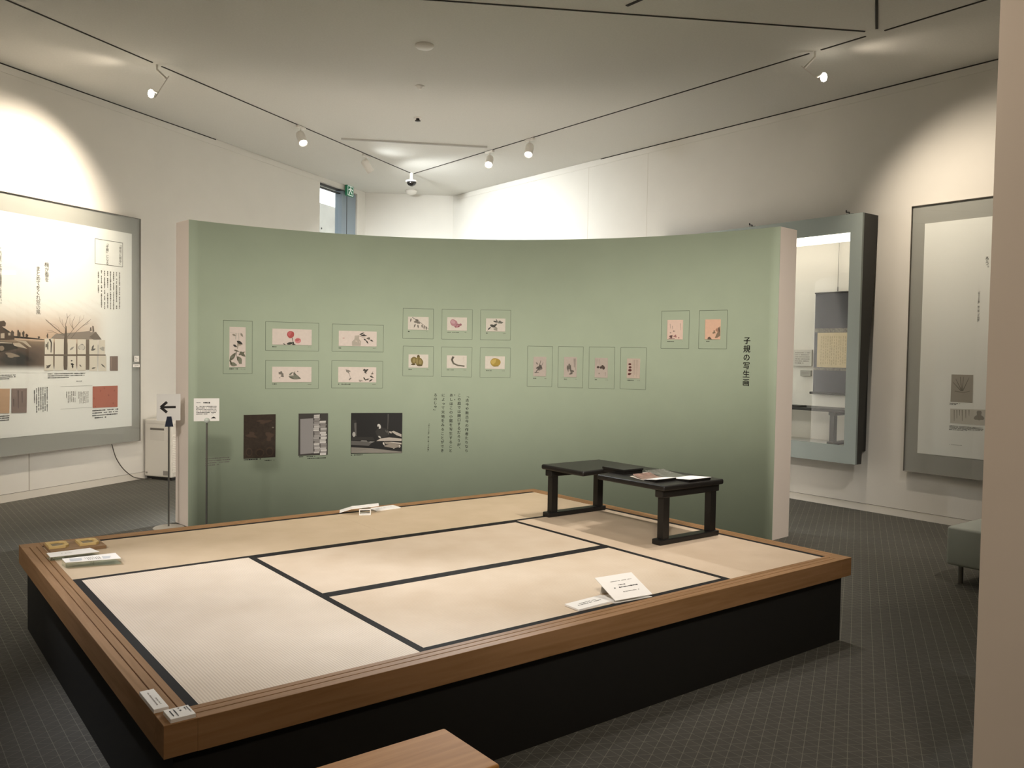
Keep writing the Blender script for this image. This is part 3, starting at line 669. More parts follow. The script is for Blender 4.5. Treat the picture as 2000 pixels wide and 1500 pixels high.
sketch_print(T6, (448, 180, 920, 432), (508, 240, 857, 380), PINKP, 'wide print of two round pinkish red blooms on a stem', d_round, 2, (.12, .1))
sketch_print(T6, (1038, 200, 1494, 440), (1097, 258, 1434, 392), PINKP, 'wide print of a glass bottle with a leafy twig', d_vase, 3, (.07, .1))
sketch_print(T6, (448, 518, 918, 768), (507, 575, 855, 711), PINKP, 'wide print of a small flower beside a broad grey leaf', d_iris, 4, (.12, .1))
sketch_print(T6, (1035, 522, 1488, 763), (1093, 577, 1430, 712), PINKP, 'wide print of two separate flower stems, one dark', d_lily, 5, (.3, .1))
sketch_print(T7, (82, 62, 370, 346), (130, 140, 325, 262), MIDP, 'square framed print of a slanting branch with hanging pods', d_beanpod, 6, (.1, .12))
sketch_print(T7, (450, 70, 738, 352), (500, 145, 687, 270), MIDP, 'square framed print of a pale pink lumpy root', d_pinkroot, 7, (.6, .12))
sketch_print(T7, (816, 76, 1100, 358), (868, 155, 1050, 278), MIDP, 'square framed print of a grey green leafy twig with blossom', d_branch, 8, (.1, .12))
sketch_print(T7, (82, 418, 370, 700), (135, 495, 322, 620), MIDP, 'square framed print of an olive brown ribbed squash', d_squash, 9, (.14, .12))
sketch_print(T7, (446, 426, 734, 706), (497, 505, 685, 625), MIDP, 'square framed print of a curved dark grey gourd', d_curve, 10, (.32, .16))
sketch_print(T7, (812, 432, 1097, 713), (860, 512, 1045, 632), MIDP, 'square framed print of a round yellow fruit', d_yellow, 11, (.34, .14))
sketch_print(T8, (82, 352, 280, 673), (130, 436, 232, 592), GREYP, 'small greyish print of a dense upright spray, beside the round fruit print', d_g1, 12, (.2, .2))
sketch_print(T8, (327, 355, 525, 682), (374, 438, 476, 598), GREYP, 'small greyish print of thin stems with a line of writing', d_g2, 13, (.25, .2))
sketch_print(T8, (573, 358, 776, 690), (620, 445, 723, 603), GREYP, 'small greyish print of three dark berries in a row', d_g3, 14, (.2, .15))
sketch_print(T8, (824, 362, 1028, 695), (876, 450, 980, 608), '#c4b3a3', 'small print of four dark red chestnuts one above another', d_g4, 15, (.55, .2))
sketch_print(T8, (1150, 70, 1372, 370), (1198, 142, 1322, 298), '#e6cab9', 'small pink print with scattered writing and a dark tuft below', d_g5, 16, (.45, .05))
sketch_print(T8, (1450, 66, 1674, 372), (1500, 138, 1622, 297), '#e8bea3', 'small orange print with a mossy rock at its edge', d_g6, 17, (.25, .05))
# ---- three photographs
def photo_board(tr, r, label, base, draw, seed, caps):
    S = ARC; u0, u1, v0, v1 = rect_uv(S, tr, r)
    t = thing('mounted_photograph', label, 'photograph', S.pt((u0 + u1) / 2, v0, 0), 'photographs on the green partition')
    mb = MB(); slab(mb, S, u0, u1, v0, v1, 0, .006, step=.03); bd = mb.build('board', base, t)
    art = Art(S, tr, .0072); draw(art); tag(art.build('image', bd), kind='stuff')
    mb = MB()
    for k, c in enumerate(caps):
        p, q = tr(c[0], c[1]), tr(c[2], c[3]); dashes(mb, S, p[0], p[1], q[0], q[1], 1, .0015, fill=.6, seed=seed + k, ragged=False)
    tag(mb.build('caption', M_INK, t), kind='stuff')
def d_cover(A):
    A.add('#45362a', ell(300, 1330, 30, 38), ell(395, 1335, 40, 36), ell(482, 1325, 36, 40)); A.add('#32281f', ell(300, 1332, 22, 28), ell(395, 1338, 30, 26), ell(482, 1328, 26, 30)); A.add('#4a3a2e', ell(320, 1180, 40, 26, wob=.3), ell(430, 1060, 60, 16, wob=.3), ell(480, 1190, 30, 40, wob=.3)); A.add('#6f685c', ell(512, 1112, 10, 6))
def d_stack(A):
    A.add('#8b8784', [(755, 1038), (870, 1030), (872, 1340), (755, 1350)]); A.add('#77736f', ell(790, 1090, 26, 30, wob=.2), ell(830, 1190, 30, 40, wob=.2), ell(800, 1290, 30, 20, wob=.2)); A.add('#5f5b57', ell(818, 1325, 12, 8), stroke([(795, 1080), (830, 1076)], 6))
    rnd = random.Random(3)
    for x0, x1, ya, yb in ((876, 926, 1000, 1340), (930, 984, 1055, 1345)):
        y = ya
        while y < yb:
            h = rnd.uniform(9, 22); o = rnd.uniform(-5, 5); A.add(rnd.choice(('#b5b0aa', '#9c9792', '#c9c4bd', '#8a8580')), [(x0 + o, y), (x1 + o + 2, y - 3), (x1 + o, y + h - 4), (x0 + o, y + h - 2)]); y += h
P15 = lambda X, Y: (680 + X / 15, 800 + Y / 15)
def d_desk(A):
    A.add('#2f2d29', [(100, 800), (720, 800), (780, 900), (100, 900)], [(110, 300), (235, 300), (240, 780), (110, 780)]); A.add('#5d5a55', [(150, 400), (240, 380), (240, 780), (190, 780)], stroke([(1170, 130), (1165, 350), (1155, 580)], 26)); A.add('#a8a49c', ell(165, 725, 45, 75))
    A.add('#5b5853', [(85, 910), (560, 930), (700, 960), (600, 1060), (85, 1030)]); A.add('#8f8b85', [(340, 930), (390, 900), (540, 905), (560, 940)], [(600, 955), (640, 930), (780, 935), (700, 965)])
    A.add('#34322e', [(790, 640), (850, 560), (1000, 520), (1120, 560), (1195, 740), (1120, 790), (960, 830), (850, 780)]); A.add('#6c6963', leaf(960, 620, 1060, 770, 16), leaf(1060, 550, 1130, 680, 14), leaf(1150, 600, 1190, 740, 14), leaf(1010, 700, 1060, 780, 10)); A.add('#c9c5bd', ell(905, 490, 50, 76, -.35)); A.add('#2b2926', ell(880, 520, 18, 34, -.2), ell(950, 430, 20, 44, -.5)); A.add('#b9b4ab', leaf(880, 770, 965, 840, 26))
    A.add('#b3a99d', leaf(1195, 640, 1290, 690, 26), [(1260, 640), (1330, 620), (1560, 720), (1560, 800), (1400, 740)], [(820, 920), (930, 850), (1200, 810), (1565, 850), (1565, 920), (1200, 910)]); A.add('#8f8578', [(1040, 940), (1200, 940), (1565, 970), (1565, 1020), (1100, 1010)], [(1060, 1050), (1240, 1000), (1500, 1030), (1540, 1080), (1340, 1130), (1060, 1080)]); A.add('#d0c8bb', leaf(1020, 950, 1060, 1050, 22), [(1200, 950), (1250, 940), (1560, 975), (1550, 1000)], ell(1335, 1105, 30, 36), ell(1500, 1070, 30, 40))
    A.add('#7f7a70', [(85, 1100), (700, 1130), (1565, 1230), (1565, 1262), (85, 1270)]); A.add('#95897f', [(400, 1120), (700, 1135), (800, 1260), (500, 1266)])
photo_board(T6, (253, 998, 535, 1382), 'mounted photograph of a dark brown book cover', mat('dark_brown_board', '#352a20', .6, noise=.25, nscale=40), d_cover, 31, [(255, 1390, 410, 1402), (440, 1398, 530, 1408)])
photo_board(T6, (740, 988, 1000, 1358), 'mounted grey photograph of stacked old books', mat('dark_grey_board', '#3c3833', .6), d_stack, 33, [(745, 1366, 890, 1376), (820, 1380, 990, 1389)])
photo_board(P15, (80, 95, 1580, 1275), 'black and white photograph of a person at a low desk', mat('near_black_board', '#181613', .5), d_desk, 35, [(80, 1310, 440, 1350)])
# ---- lettering
mb0 = thing('wall_lettering', 'six large black characters reading down the partition edge', 'lettering', ARC.pt(*ARC.px(1458, 755), 0))
mb = MB(); column(mb, ARC, '子規の写生画', (1459.5, 1457), 657, 755, .069, .002, bold=.02); mb.build('title_column', M_INK, mb0)
t = thing('wall_lettering', 'five columns of black quotation lettering on the partition', 'lettering', ARC.pt(*ARC.px(880, 885), 0))
QS = 1 / 10
for txt, xt, xb, y0, y1 in (('「古今や新古今の作者たちなら', 912.8, 911, 769.5, 884), ('この庭では閉口するだろうが、', 897, 896, 767.5, 880.5), ('あしはこの小庭を写生すること', 881.5, 880, 767.5, 884), ('によって天地をみることができ', 866, 863.5, 767.5, 884), ('るのじゃ」', 850.7, 849.5, 767.5, 806)):
    mb = MB(); column(mb, ARC, txt, (xt, xb), y0, y1, .036, .002, bold=.01); mb.build('text_column', M_INK, t)
mb = MB(); column(mb, ARC, '「坂の上の雲」', (838, 837), 825, 851, .017, .002); column(mb, ARC, '第二巻「子規庵」', (837, 836), 852, 884, .018, .002); mb.build('credit_column', mat('soft_ink', '#3c3a33', .7), t)
for yy in (771.5, 780.5):
    mb = MB(); poly_px(mb, ARC, ell(888.3, yy, .9, .9, n=8), .002); mb.build('accent_dot', M_INK, t)
t = thing('wall_lettering', 'small block of fine black print low on the partition beside the sign stand', 'lettering', ARC.pt(*ARC.px(420, 908), 0))
mb = MB(); dashes(mb, ARC, 401, 894, 448, 908, 4, .0015, fill=.5, seed=9); mb.build('print_block', M_GREY, t)

# ---- framed poster panel on the left wall
def grid_photo(S, x0, y0, x1, y1, nx, ny, fn, d, name, parent):
    vs = []; cols = []
    for j in range(ny + 1):
        for i in range(nx + 1):
            x = x0 + (x1 - x0) * i / nx; y = y0 + (y1 - y0) * j / ny; vs.append(S.pt(*S.px(x, y), d)); cols.append(fn(x, y))
    mb = MB(); mb.add(vs, [(j * (nx + 1) + i, (j + 1) * (nx + 1) + i, (j + 1) * (nx + 1) + i + 1, j * (nx + 1) + i + 1) for j in range(ny) for i in range(nx)])
    if 'printed_photo' not in MATS:
        m = bpy.data.materials.new('printed_photo'); m.use_nodes = True; b = m.node_tree.nodes['Principled BSDF']; a = m.node_tree.nodes.new('ShaderNodeVertexColor'); a.layer_name = 'print'
        m.node_tree.links.new(a.outputs['Color'], b.inputs['Base Color']); b.inputs['Roughness'].default_value = .55; MATS['printed_photo'] = m
    o = mb.build(name, MATS['printed_photo'], parent); ca = o.data.color_attributes.new('print', 'FLOAT_COLOR', 'POINT')
    for k, c in enumerate(cols): ca.data[k].color = (*c, 1)
    return o
def ss(a, b, x):
    t = min(1, max(0, (x - a) / (b - a))); return t * t * (3 - 2 * t)
def mixc(a, b, t): return tuple(p + (q - p) * t for p, q in zip(a, b))
PAPERC = srgb('#eeebe7')
LP = Plane(LEFT.pt(0, 0, .0535), LT, LN); LPF = Plane(LEFT.pt(0, 0, .07), LT, LN); RP = Plane(RIGHT.pt(0, 0, .0535), RT, RN); RPF = Plane(RIGHT.pt(0, 0, .07), RT, RN)
uR_ = LPF.px(275, 640)[0]; vT, vB = LPF.px(277, 428)[1], LPF.px(273, 861)[1]; uL_ = uR_ - 3.6
pcx = thing('poster_panel', 'wide grey framed poster panel with sepia landscape on the left wall', 'display panel', LEFT.pt((uL_ + uR_) / 2, vB, 0))
mb = MB(); slab(mb, LEFT, uL_, uR_, vB, vT, .0, .05, step=9); mb.build('backing_board', M_FRAMEGREY, pcx)
mb = MB(); slab(mb, LEFT, uL_, uR_, vB, vT, .064, .070, step=9); gl = mb.build('cover_glass', M_GLASS, pcx)
mb = MB(); outline(mb, LEFT, uL_ + .002, uR_ - .002, vB + .002, vT - .002, .004, .05, .0712); mb.build('edge_trim', mat('edge_dark', '#8a857d', .5), pcx)
pu1 = LP.px(257.5, 640)[0]; pv1, pv0 = LP.px(259, 457)[1], LP.px(256, 832)[1]
mb = MB(); slab(mb, LEFT, uL_ + .13, pu1, pv0, pv1, .05, .053, step=9); post = mb.build('poster', M_PAPER, pcx)
DP = .001
def sep(x, y):
    n = math.sin(x * .9 + math.sin(y * .31) * 2) * math.sin(y * .77 + x * .13) * .5 + math.sin(x * .23 - y * .41) * .5
    sky = mixc(PAPERC, srgb('#c9ab93'), ss(585, 660, y) * (1 - .5 * ss(120, 215, x)))
    hor = 662 + .06 * (x - 30)
    if y > hor:
        g = mixc(srgb('#6e5747'), srgb('#8a7460'), ss(680, 664, y)); dk = math.exp(-((x - 30) / 48) ** 2 - ((y - 702) / 22) ** 2)
        g = mixc(g, srgb('#241c17'), min(1, dk * 1.15 + .1 * n)); c = mixc(sky, g, ss(0, 3, y - hor))
    else: c = mixc(sky, srgb('#b89a83'), max(0, .12 * n))
    c = mixc(c, PAPERC, ss(712, 727, y)); return mixc(c, PAPERC, ss(178, 216, x + .15 * (y - 640)))
grid_photo(LP, -130, 585, 218, 728, 110, 62, sep, DP, 'sepia_landscape', post)
A5 = lambda X, Y: (X / 5.357, 600 + Y / 5.357)
A37 = lambda X, Y: (X / 3.75, 600 + Y / 3.75)
A68 = lambda X, Y: (80 + X / 6.82, 640 + Y / 6.82)
ar = Art(LP, A5, DP + .001)
ar.add('#4a382c', [(-200, 200), (0, 190), (110, 262), (150, 300), (150, 340), (-200, 350)], [(-20, 150), (40, 140), (62, 165), (55, 200), (-20, 205)]); ar.add('#2c221b', [(-200, 350), (0, 355), (130, 370), (190, 430), (-200, 520)], [(40, 215), (100, 255), (95, 270), (30, 230)], [(140, 300), (300, 315), (460, 335), (460, 342), (150, 322)])
ar.add('#b8a796', [(5, 275), (45, 270), (45, 325), (5, 325)], [(85, 268), (108, 268), (108, 295), (85, 295)], [(-100, 362), (0, 362), (125, 372), (125, 380), (-100, 372)], [(130, 378), (200, 372), (285, 435), (150, 405)], [(150, 345), (270, 355), (330, 420), (300, 415), (240, 370)]); ar.add('#8d7c6c', ell(110, 500, 50, 26, .2, wob=.2), ell(170, 510, 30, 12, wob=.2), ell(15, 430, 28, 26))
ar.add('#4c3e33', *[ell(x, y, rx, ry, wob=.15) for x, y, rx, ry in ((128, 280, 16, 40), (190, 272, 12, 36), (205, 290, 10, 28), (243, 280, 12, 34), (278, 298, 14, 20), (405, 316, 12, 12), (495, 300, 8, 26))]); ar.build('house_and_hedges', post)
ar = Art(LP, A68, DP + .0015)
ar.add('#8a7d72', [(125, 145), (190, 85), (640, 45), (660, 60), (730, 55), (805, 155)]); ar.add('#6f6258', [(640, 125), (730, 55), (805, 158), (700, 160)], [(645, 50), (652, 0), (668, -10), (675, 40)], [(685, 60), (680, -25), (700, -20), (708, 50)]); ar.add('#5a4c40', [(304, 150), (318, 60), (326, -20), (338, -20), (342, 60), (348, 150), (346, 560), (302, 560)]); ar.add('#62554a', *[stroke(p, w * .55) for p, w in (([(330, 110), (250, 55), (150, -30), (60, -110)], 16), ([(330, 110), (220, 80), (140, 40), (80, 30)], 10), ([(335, 60), (325, -40), (350, -130), (340, -190)], 14), ([(345, 130), (430, 20), (410, -60), (450, -150)], 12), ([(400, 140), (470, 50), (560, -30), (660, -110)], 12), ([(430, 20), (500, -60), (520, -160)], 8), ([(250, 55), (230, 0), (180, -40)], 7), ([(560, -30), (600, -40), (640, -60)], 6), ([(350, -130), (390, -180)], 6), ([(180, -40), (110, -60), (70, -95)], 5), ([(330, 30), (290, -30), (280, -110)], 7), ([(290, -30), (250, -90), (245, -140)], 5), ([(415, 0), (380, -60), (385, -130)], 6), ([(500, -60), (560, -120), (570, -170)], 5), ([(150, 60), (100, 60), (60, 75)], 5), ([(600, -40), (640, -100)], 4))])
ar.add('#6b5c4f', [(590, 155), (640, 155), (640, 560), (590, 560)], [(40, 352), (860, 356), (860, 374), (40, 372)]); ar.build('tree_and_roof', post)
rows = [((47, 145, 163, 352), (180, 152, 300, 354), (352, 156, 466, 354), (482, 156, 594, 352), (640, 164, 750, 354), (766, 166, 850, 356)), ((42, 376, 160, 572), (178, 376, 296, 572), (350, 378, 466, 574), (480, 376, 592, 574), (642, 374, 746, 576), (760, 374, 868, 578))]
draw = {0: [('#3b352f', stroke([(110, 150), (135, 200), (130, 330)], 24)), ('#6a635a', ell(80, 240, 20, 40, wob=.4))], 2: [('#8a857e', leaf(380, 300, 440, 250, 12))], 3: [('#8a857e', ell(540, 260, 45, 40, wob=.1)), ('#c5bdb2', ell(540, 262, 38, 34))], 4: [('#55504a', leaf(660, 300, 730, 280, 14)), ('#55504a', leaf(675, 290, 700, 225, 12))], 5: [('#a39d95', ell(815, 280, 30, 26, wob=.2))], 6: [('#4b433b', leaf(65, 540, 132, 490, 16)), ('#4b433b', leaf(70, 500, 105, 540, 10))], 8: [('#2f2a26', ell(405, 440, 12, 9)), ('#2f2a26', leaf(390, 480, 440, 495, 14)), ('#2f2a26', leaf(415, 490, 420, 545, 12))], 9: [('#6b655d', leaf(510, 490, 535, 525, 9))], 10: [('#5d574f', leaf(670, 545, 728, 530, 11))], 11: [('#5d574f', leaf(795, 480, 855, 535, 9))]}
k = 0
for row in rows:
    for x0, y0, x1, y1 in row:
        S = LP; a = Art(LP, A68, DP + .003); a.add('#d6ccbe', [(x0, y1), (x1, y1), (x1, y0), (x0, y0)])
        for c, pl in draw.get(k, []): a.add(c, pl)
        a.build('sheet_picture', post); k += 1
a = Art(LP, A68, DP + .002); a.add('#7a645a', [(915, 575), (1022, 575), (1022, 378), (915, 380)]); a.add('#927c70', [(930, 560), (942, 560), (942, 392), (930, 392)]); a.build('book_picture', post)
a = Art(LP, A68, DP + .002); a.add('#a65c49', [(686, 1070), (1018, 1055), (1020, 772), (686, 782)]); a.add('#874536', *[ell(x, y, 8, 10, wob=.3) for x, y in ((700, 792), (790, 842), (840, 806), (705, 940), (975, 840), (960, 1005), (720, 1050), (900, 900))]); a.build('red_page_picture', post)
a = Art(LP, A5, DP + .002); a.add('#bd9a7d', [(-120, 1112), (96, 1110), (100, 852), (-120, 852)]); a.build('tan_cover_picture', post)
a = Art(LP, A5, DP + .002); a.add('#85716a', [(118, 1108), (276, 1104), (280, 848), (118, 850)]); a.add('#5e4d48', *[stroke([(x, y0), (x + 2, y1)], 12) for x, y0, y1 in ((140, 960, 1040), (188, 870, 1060), (228, 880, 1000))]); a.build('brown_cover_picture', post)
mb = MB()
for r, n_, vert, sd in (((93, 728.5, 167, 738), 3, 0, 1), ((149, 743, 167, 745.5), 1, 0, 2), ((180, 800, 229, 815), 4, 0, 3), ((0, 731, 30, 741), 3, 0, 4), ((-30, 813, 18, 826), 4, 0, 5), ((65, 757, 94, 803), 7, 1, 6), ((128, 765, 148, 786), 6, 1, 7), ((152, 765, 173, 787), 9, 1, 8)):
    dashes(mb, LP, *r, n_, DP + .001, vertical=bool(vert), fill=.5, seed=sd, mi=1 if sd in (7, 8) else 0)
for r in ((118, 755, 180, 755.7), (118, 799, 180, 799.7)):
    u0, v1 = LP.px(r[0], r[1]); u1, v0 = LP.px(r[2], r[3]); slab(mb, LP, u0, u1, v1 - .002, v1, DP, DP + .0005, 1)
dashes(mb, LP, 189, 527, 236, 604, 8, DP + .001, vertical=True, fill=.42, seed=12, mi=1)
mb.build('fine_print', [M_INK, M_GREY], post)
for txt, xs, ya_, yb_, sz in (('梅が香を', (91, 91.5), 512, 551, .056), ('まとめてをくれ窓の風', (74.5, 74.5), 520, 614, .056), ('この年、子規は健康ではない。', (-.5, -.5), 483, 598, .05)):
    mb = MB(); column(mb, LP, txt, xs, ya_, yb_, sz, DP + .001); mb.build('verse_column', mat('verse_ink', '#5a534b', .7), post)
mb = MB(); u0, v1 = LP.px(185.5, 466); u1, v0 = LP.px(239.5, 521); v1 = (v1 + LP.px(239.5, 474.5)[1]) / 2; v0 = (v0 + LP.px(185.5, 515)[1]) / 2
outline(mb, LP, u0, u1, v0, v1, .004, DP, DP + .0008); column(mb, LP, '「俳句に熱中」', 235, 475, 520.5, .04, DP + .001); column(mb, LP, '「子規」になる', 209.5, 472, 517, .04, DP + .001); mb.build('title_box', mat('title_ink', '#4a443d', .7), post)
# cards stuck on the panel edge
for (x0, y0, x1, y1), lb in (((262, 695, 271, 706.5), 'small white square notice stuck on the poster panel frame'), ((259.5, 711.5, 272.5, 717), 'narrow white strip notice stuck on the poster panel frame')):
    u0, v1 = LPF.px(x0, y0); u1, v0 = LPF.px(x1, y1); t = thing('notice_card', lb, 'card', LPF.pt((u0 + u1) / 2, v0, 0))
    mb = MB(); slab(mb, LPF, u0, u1, v0, v1, .0002, .004); mb.build('card', M_WHITE, t)
    mb = MB(); dashes(mb, LPF, x0 + 2, y0 + 1.5, x1 - 2, y1 - 1.5, 3, .0045, fill=.5, seed=5); mb.build('fine_print', M_GREY, t)
# ---- poster panel on the right wall
u0 = RPF.px(1772, 660)[0]; rv0, rv1 = RPF.px(1765, 920)[1], RPF.px(1780, 403)[1]; u1 = u0 + 2.2
pr = thing('poster_panel', 'tall grey framed poster panel on the right wall, partly behind the near wall', 'display panel', RIGHT.pt((u0 + u1) / 2, rv0, 0))
mb = MB(); slab(mb, RIGHT, u0, u1, rv0, rv1, 0, .05, step=9); mb.build('backing_board', M_FRAMEGREY, pr)
mb = MB(); slab(mb, RIGHT, u0, u1, rv0, rv1, .064, .07, step=9); mb.build('cover_glass', M_GLASS, pr)
mb = MB(); outline(mb, RIGHT, u0 + .002, u1 - .002, rv0 + .002, rv1 - .002, .004, .05, .0712); mb.build('edge_trim', mat('edge_dark', '#8a857d', .5), pr)
a0 = RP.px(1799, 660)[0]; rp0, rp1 = RP.px(1793, 885)[1], RP.px(1806, 437)[1]
mb = MB(); slab(mb, RIGHT, a0, u1 - .13, rp0, rp1, .05, .053, step=9); po = mb.build('poster', M_PAPER, pr)
B = lambda X, Y: (1700 + X / 2.3077, 350 + Y / 2.3077)
a = Art(RP, B, DP); a.add('#a39a90', [(361, 1003), (460, 1008), (464, 882), (366, 880)]); a.add('#6e675f', *[stroke(p, 4) for p in ([(412, 955), (385, 900)], [(412, 955), (405, 890)], [(414, 955), (420, 890)], [(416, 955), (445, 895)], [(410, 955), (372, 915)])]); a.add('#847c73', stroke([(380, 955), (420, 962), (450, 955)], 5)); a.build('plant_picture', po)
a = Art(RP, B, DP); a.add('#c5beb5', [(360, 1098), (540, 1112), (545, 1040), (360, 1034)]); a.add('#857e75', *[stroke([(x, 1040), (x, 1090 - 12 * (k % 3))], 4) for k, x in enumerate((378, 390, 402, 414, 430, 445))], ell(490, 1068, 18, 22, wob=.3)); a.build('letter_picture', po)
mb = MB()
for r, n_, sd in (((1855, 786, 1876, 792), 2, 3), ((1854.5, 830, 1920, 845), 4, 4), ((1854.5, 867, 1900, 873), 1, 5)): dashes(mb, RP, *r, n_, DP + .001, fill=.5, seed=sd)
column(mb, RP, '「坂の上の雲」', (1912.5, 1911.5), 566, 596, .021, DP + .001); column(mb, RP, '第二巻「子規庵」', (1911.5, 1910.5), 597, 631, .021, DP + .001); column(mb, RP, 'ろう。', (1928, 1928), 500, 528, .042, DP + .001)
mb.build('fine_print', M_INK, po)
# ---- glazed display case with the recess behind it
M_CASE = mat('case_grey_green', '#929c98', .5); M_CASED = mat('case_dark_side', '#2b2b28', .5); M_LINER = mat('case_liner', '#e8e4dc', .8)
cs = thing('display_case', 'tall grey green glazed wall case with a hanging scroll inside', 'display case', (7.27, .8, .51))
CY0, CY1, CZ0, CZ1 = -.63, 2.27, .51, 3.08; OY0, OY1, OZ0, OZ1 = -.498, 2.13, .693, 2.893
for nm, b in (('frame_board', (CY0, CY1, CZ0, OZ0)), ('frame_board', (CY0, CY1, OZ1, CZ1)), ('frame_board', (CY0, OY0, OZ0, OZ1)), ('frame_board', (OY1, CY1, OZ0, OZ1))):
    MB().box(7.27, 7.30, b[0], b[1], b[2], b[3]).build(nm, M_CASE, cs)
wx = 7.575
for y0, y1 in ((CY0, CY0 + .03), (CY1 - .03, CY1)):
    mb = MB(); pts = [(7.30, CZ0), (7.385, CZ0), (wx, CZ1 - .02), (wx, CZ1), (7.30, CZ1)]; mb.hexa([(x, y0, z) for x, z in pts], [(x, y1, z) for x, z in pts]); mb.build('side_board', M_CASED, cs)
MB().box(7.30, wx, CY0 + .03, CY1 - .03, CZ1 - .03, CZ1).build('top_board', M_CASED, cs)
MB().box(7.305, 7.311, OY0 - .02, OY1 + .02, OZ0 - .02, OZ1 + .02).build('cover_glass', M_GLASS, cs)
X0 = 7.315
MB().box(X0, 7.60, NY0 - .012, NY0 - .001, NZ0 - .012, NZ1).build('outer_panel', M_CASED, cs); MB().box(X0, 7.60, NY0, NY1, NZ0 - .012, NZ0 - .001).build('outer_panel', M_CASED, cs)
MB().box(NX, NX + .03, NY0, NY1, NZ0, NZ1).build('back_liner', M_LINER, cs); MB().box(X0, NX, NY0, NY1, NZ0, NZ0 + .02).build('floor_liner', M_LINER, cs); MB().box(X0, NX, NY0, NY1, NZ1 - .02, NZ1).build('top_liner', M_LINER, cs); MB().box(X0, NX, NY0, NY0 + .02, NZ0, NZ1).build('side_liner', M_LINER, cs); MB().box(X0, NX, NY1 - .02, NY1, NZ0, NZ1).build('side_liner', M_LINER, cs)
MB().box(7.44, 7.50, NY0 + .04, NY1 - .04, 2.835, 2.945).build('light_strip', mat('case_light', '#ffffff', .5, emit='#fff5e6', estr=12.0), cs)
for xx, yy in ((1471, 438), (1661, 413)):
    y = at_x(xx, yy, 7.36).y; mb = MB(); mb.tube([(7.34, y, CZ1 - .005), (7.34, y, CZ1 + .03), (7.34, y + .035, CZ1 + .035), (7.34, y + .035, CZ1 + .055)], .007, 8); mb.rbox(7.31, 7.37, y - .06, y + .02, CZ1 - .003, CZ1 + .012, .003); mb.build('hook', mat('black_metal', '#1c1a18', .5), cs)
# hanging scroll
XS = 7.955
SCR = Plane((XS, 0, 0), (0, -1), (-1, 0))
def sr(x0, y0, x1, y1):
    u0, v1 = SCR.px(x0, y0); u1, v0 = SCR.px(x1, y1); return u0, u1, v0, v1
su0, sv1 = SCR.px(1593.5, 573); sv0 = SCR.px(1589, 767)[1]; SW = .56; su1 = su0 + SW
sc_ = thing('hanging_scroll', 'dark blue hanging scroll with a cream sheet of writing in the display case', 'scroll', SCR.pt((su0 + su1) / 2, sv0, 0))
mb = MB(); slab(mb, SCR, su0, su1, sv0, sv1, 0, .004, step=9); mb.build('mounting', mat('scroll_blue_black', '#303239', .7, noise=.12, nscale=25), sc_)
pu0, pv1_ = SCR.px(1597.5, 650); pv0_ = SCR.px(1595.5, 717)[1]; mb = MB(); slab(mb, SCR, pu0, su1 - .03, pv0_, pv1_, .004, .006, step=9); wsheet = mb.build('writing_sheet', mat('old_paper', '#c6b48e', .7, noise=.08, nscale=14), sc_)
mb = MB(); rnd = random.Random(4)
u = su1 - .07
while u > pu0 + .03:
    v = pv1_ - .04
    while v > pv0_ + .05:
        l = rnd.uniform(.01, .03); mb.add([SCR.pt(u, v, .0068), SCR.pt(u + .006, v, .0068), SCR.pt(u + .006, v - l, .0068), SCR.pt(u, v - l, .0068)], [(0, 3, 2, 1)]); v -= l + rnd.uniform(.006, .02)
    u -= rnd.uniform(.02, .03)
mb.build('brush_writing', mat('faded_ink', '#9a8a68', .7), wsheet)
mb = MB(); slab(mb, SCR, su0, su1, pv1_ + .005, pv1_ + .05, .004, .005, step=9); mb.build('brocade_band', mat('brocade', '#6d675c', .7, noise=.5, nscale=50), sc_); mb = MB(); slab(mb, SCR, su0, su1, pv0_ - .035, pv0_ - .005, .004, .005, step=9); mb.build('brocade_band', mat('brocade', '#6d675c', .7, noise=.5, nscale=50), sc_)
mb = MB(); mb.tube([SCR.pt(su0 - .03, sv0, .012), SCR.pt(su1 + .03, sv0, .012)], .014, 10); mb.build('roller', M_BLACKWOOD, sc_)
mb = MB(); mb.tube([SCR.pt(su0 - .004, sv1, .008), SCR.pt(su1 + .004, sv1, .008)], .008, 8); mb.build('top_rod', M_BLACKWOOD, sc_)
um = (su0 + su1) / 2; mb = MB(); mb.tube([SCR.pt(um, sv1 + .01, .008), SCR.pt(um, 2.945, .008)], .0035, 6); mb.tube([SCR.pt(um, sv1 + .01, .008), SCR.pt(um, sv1 + .06, .008)], .008, 6); mb.build('hanging_wire', M_CHROME, sc_)
for (x0, y0, x1, y1), lb, rws in (((1551, 683, 1585, 715.5), 'white explanation sheet on the back of the display case', 6), ((1563.5, 723, 1583.5, 735), 'small grey caption card below the sheet in the display case', 3)):
    u0, u1, v0, v1 = sr(x0, y0, x1, y1); t = thing('caption_card', lb, 'card', (XS, -(u0 + u1) / 2, v0)); mb = MB(); slab(mb, SCR, u0, u1, v0, v1, -.02, .004, step=9); mb.build('card', mat('card_' + str(rws), '#d8d4cc' if rws == 6 else '#a7a49c', .6), t)
    mb = MB(); dashes(mb, SCR, x0 + 3, y0 + 4, x1 - 3, y1 - 4, rws, .005, fill=.35, seed=rws); mb.build('fine_print', M_GREY, t)
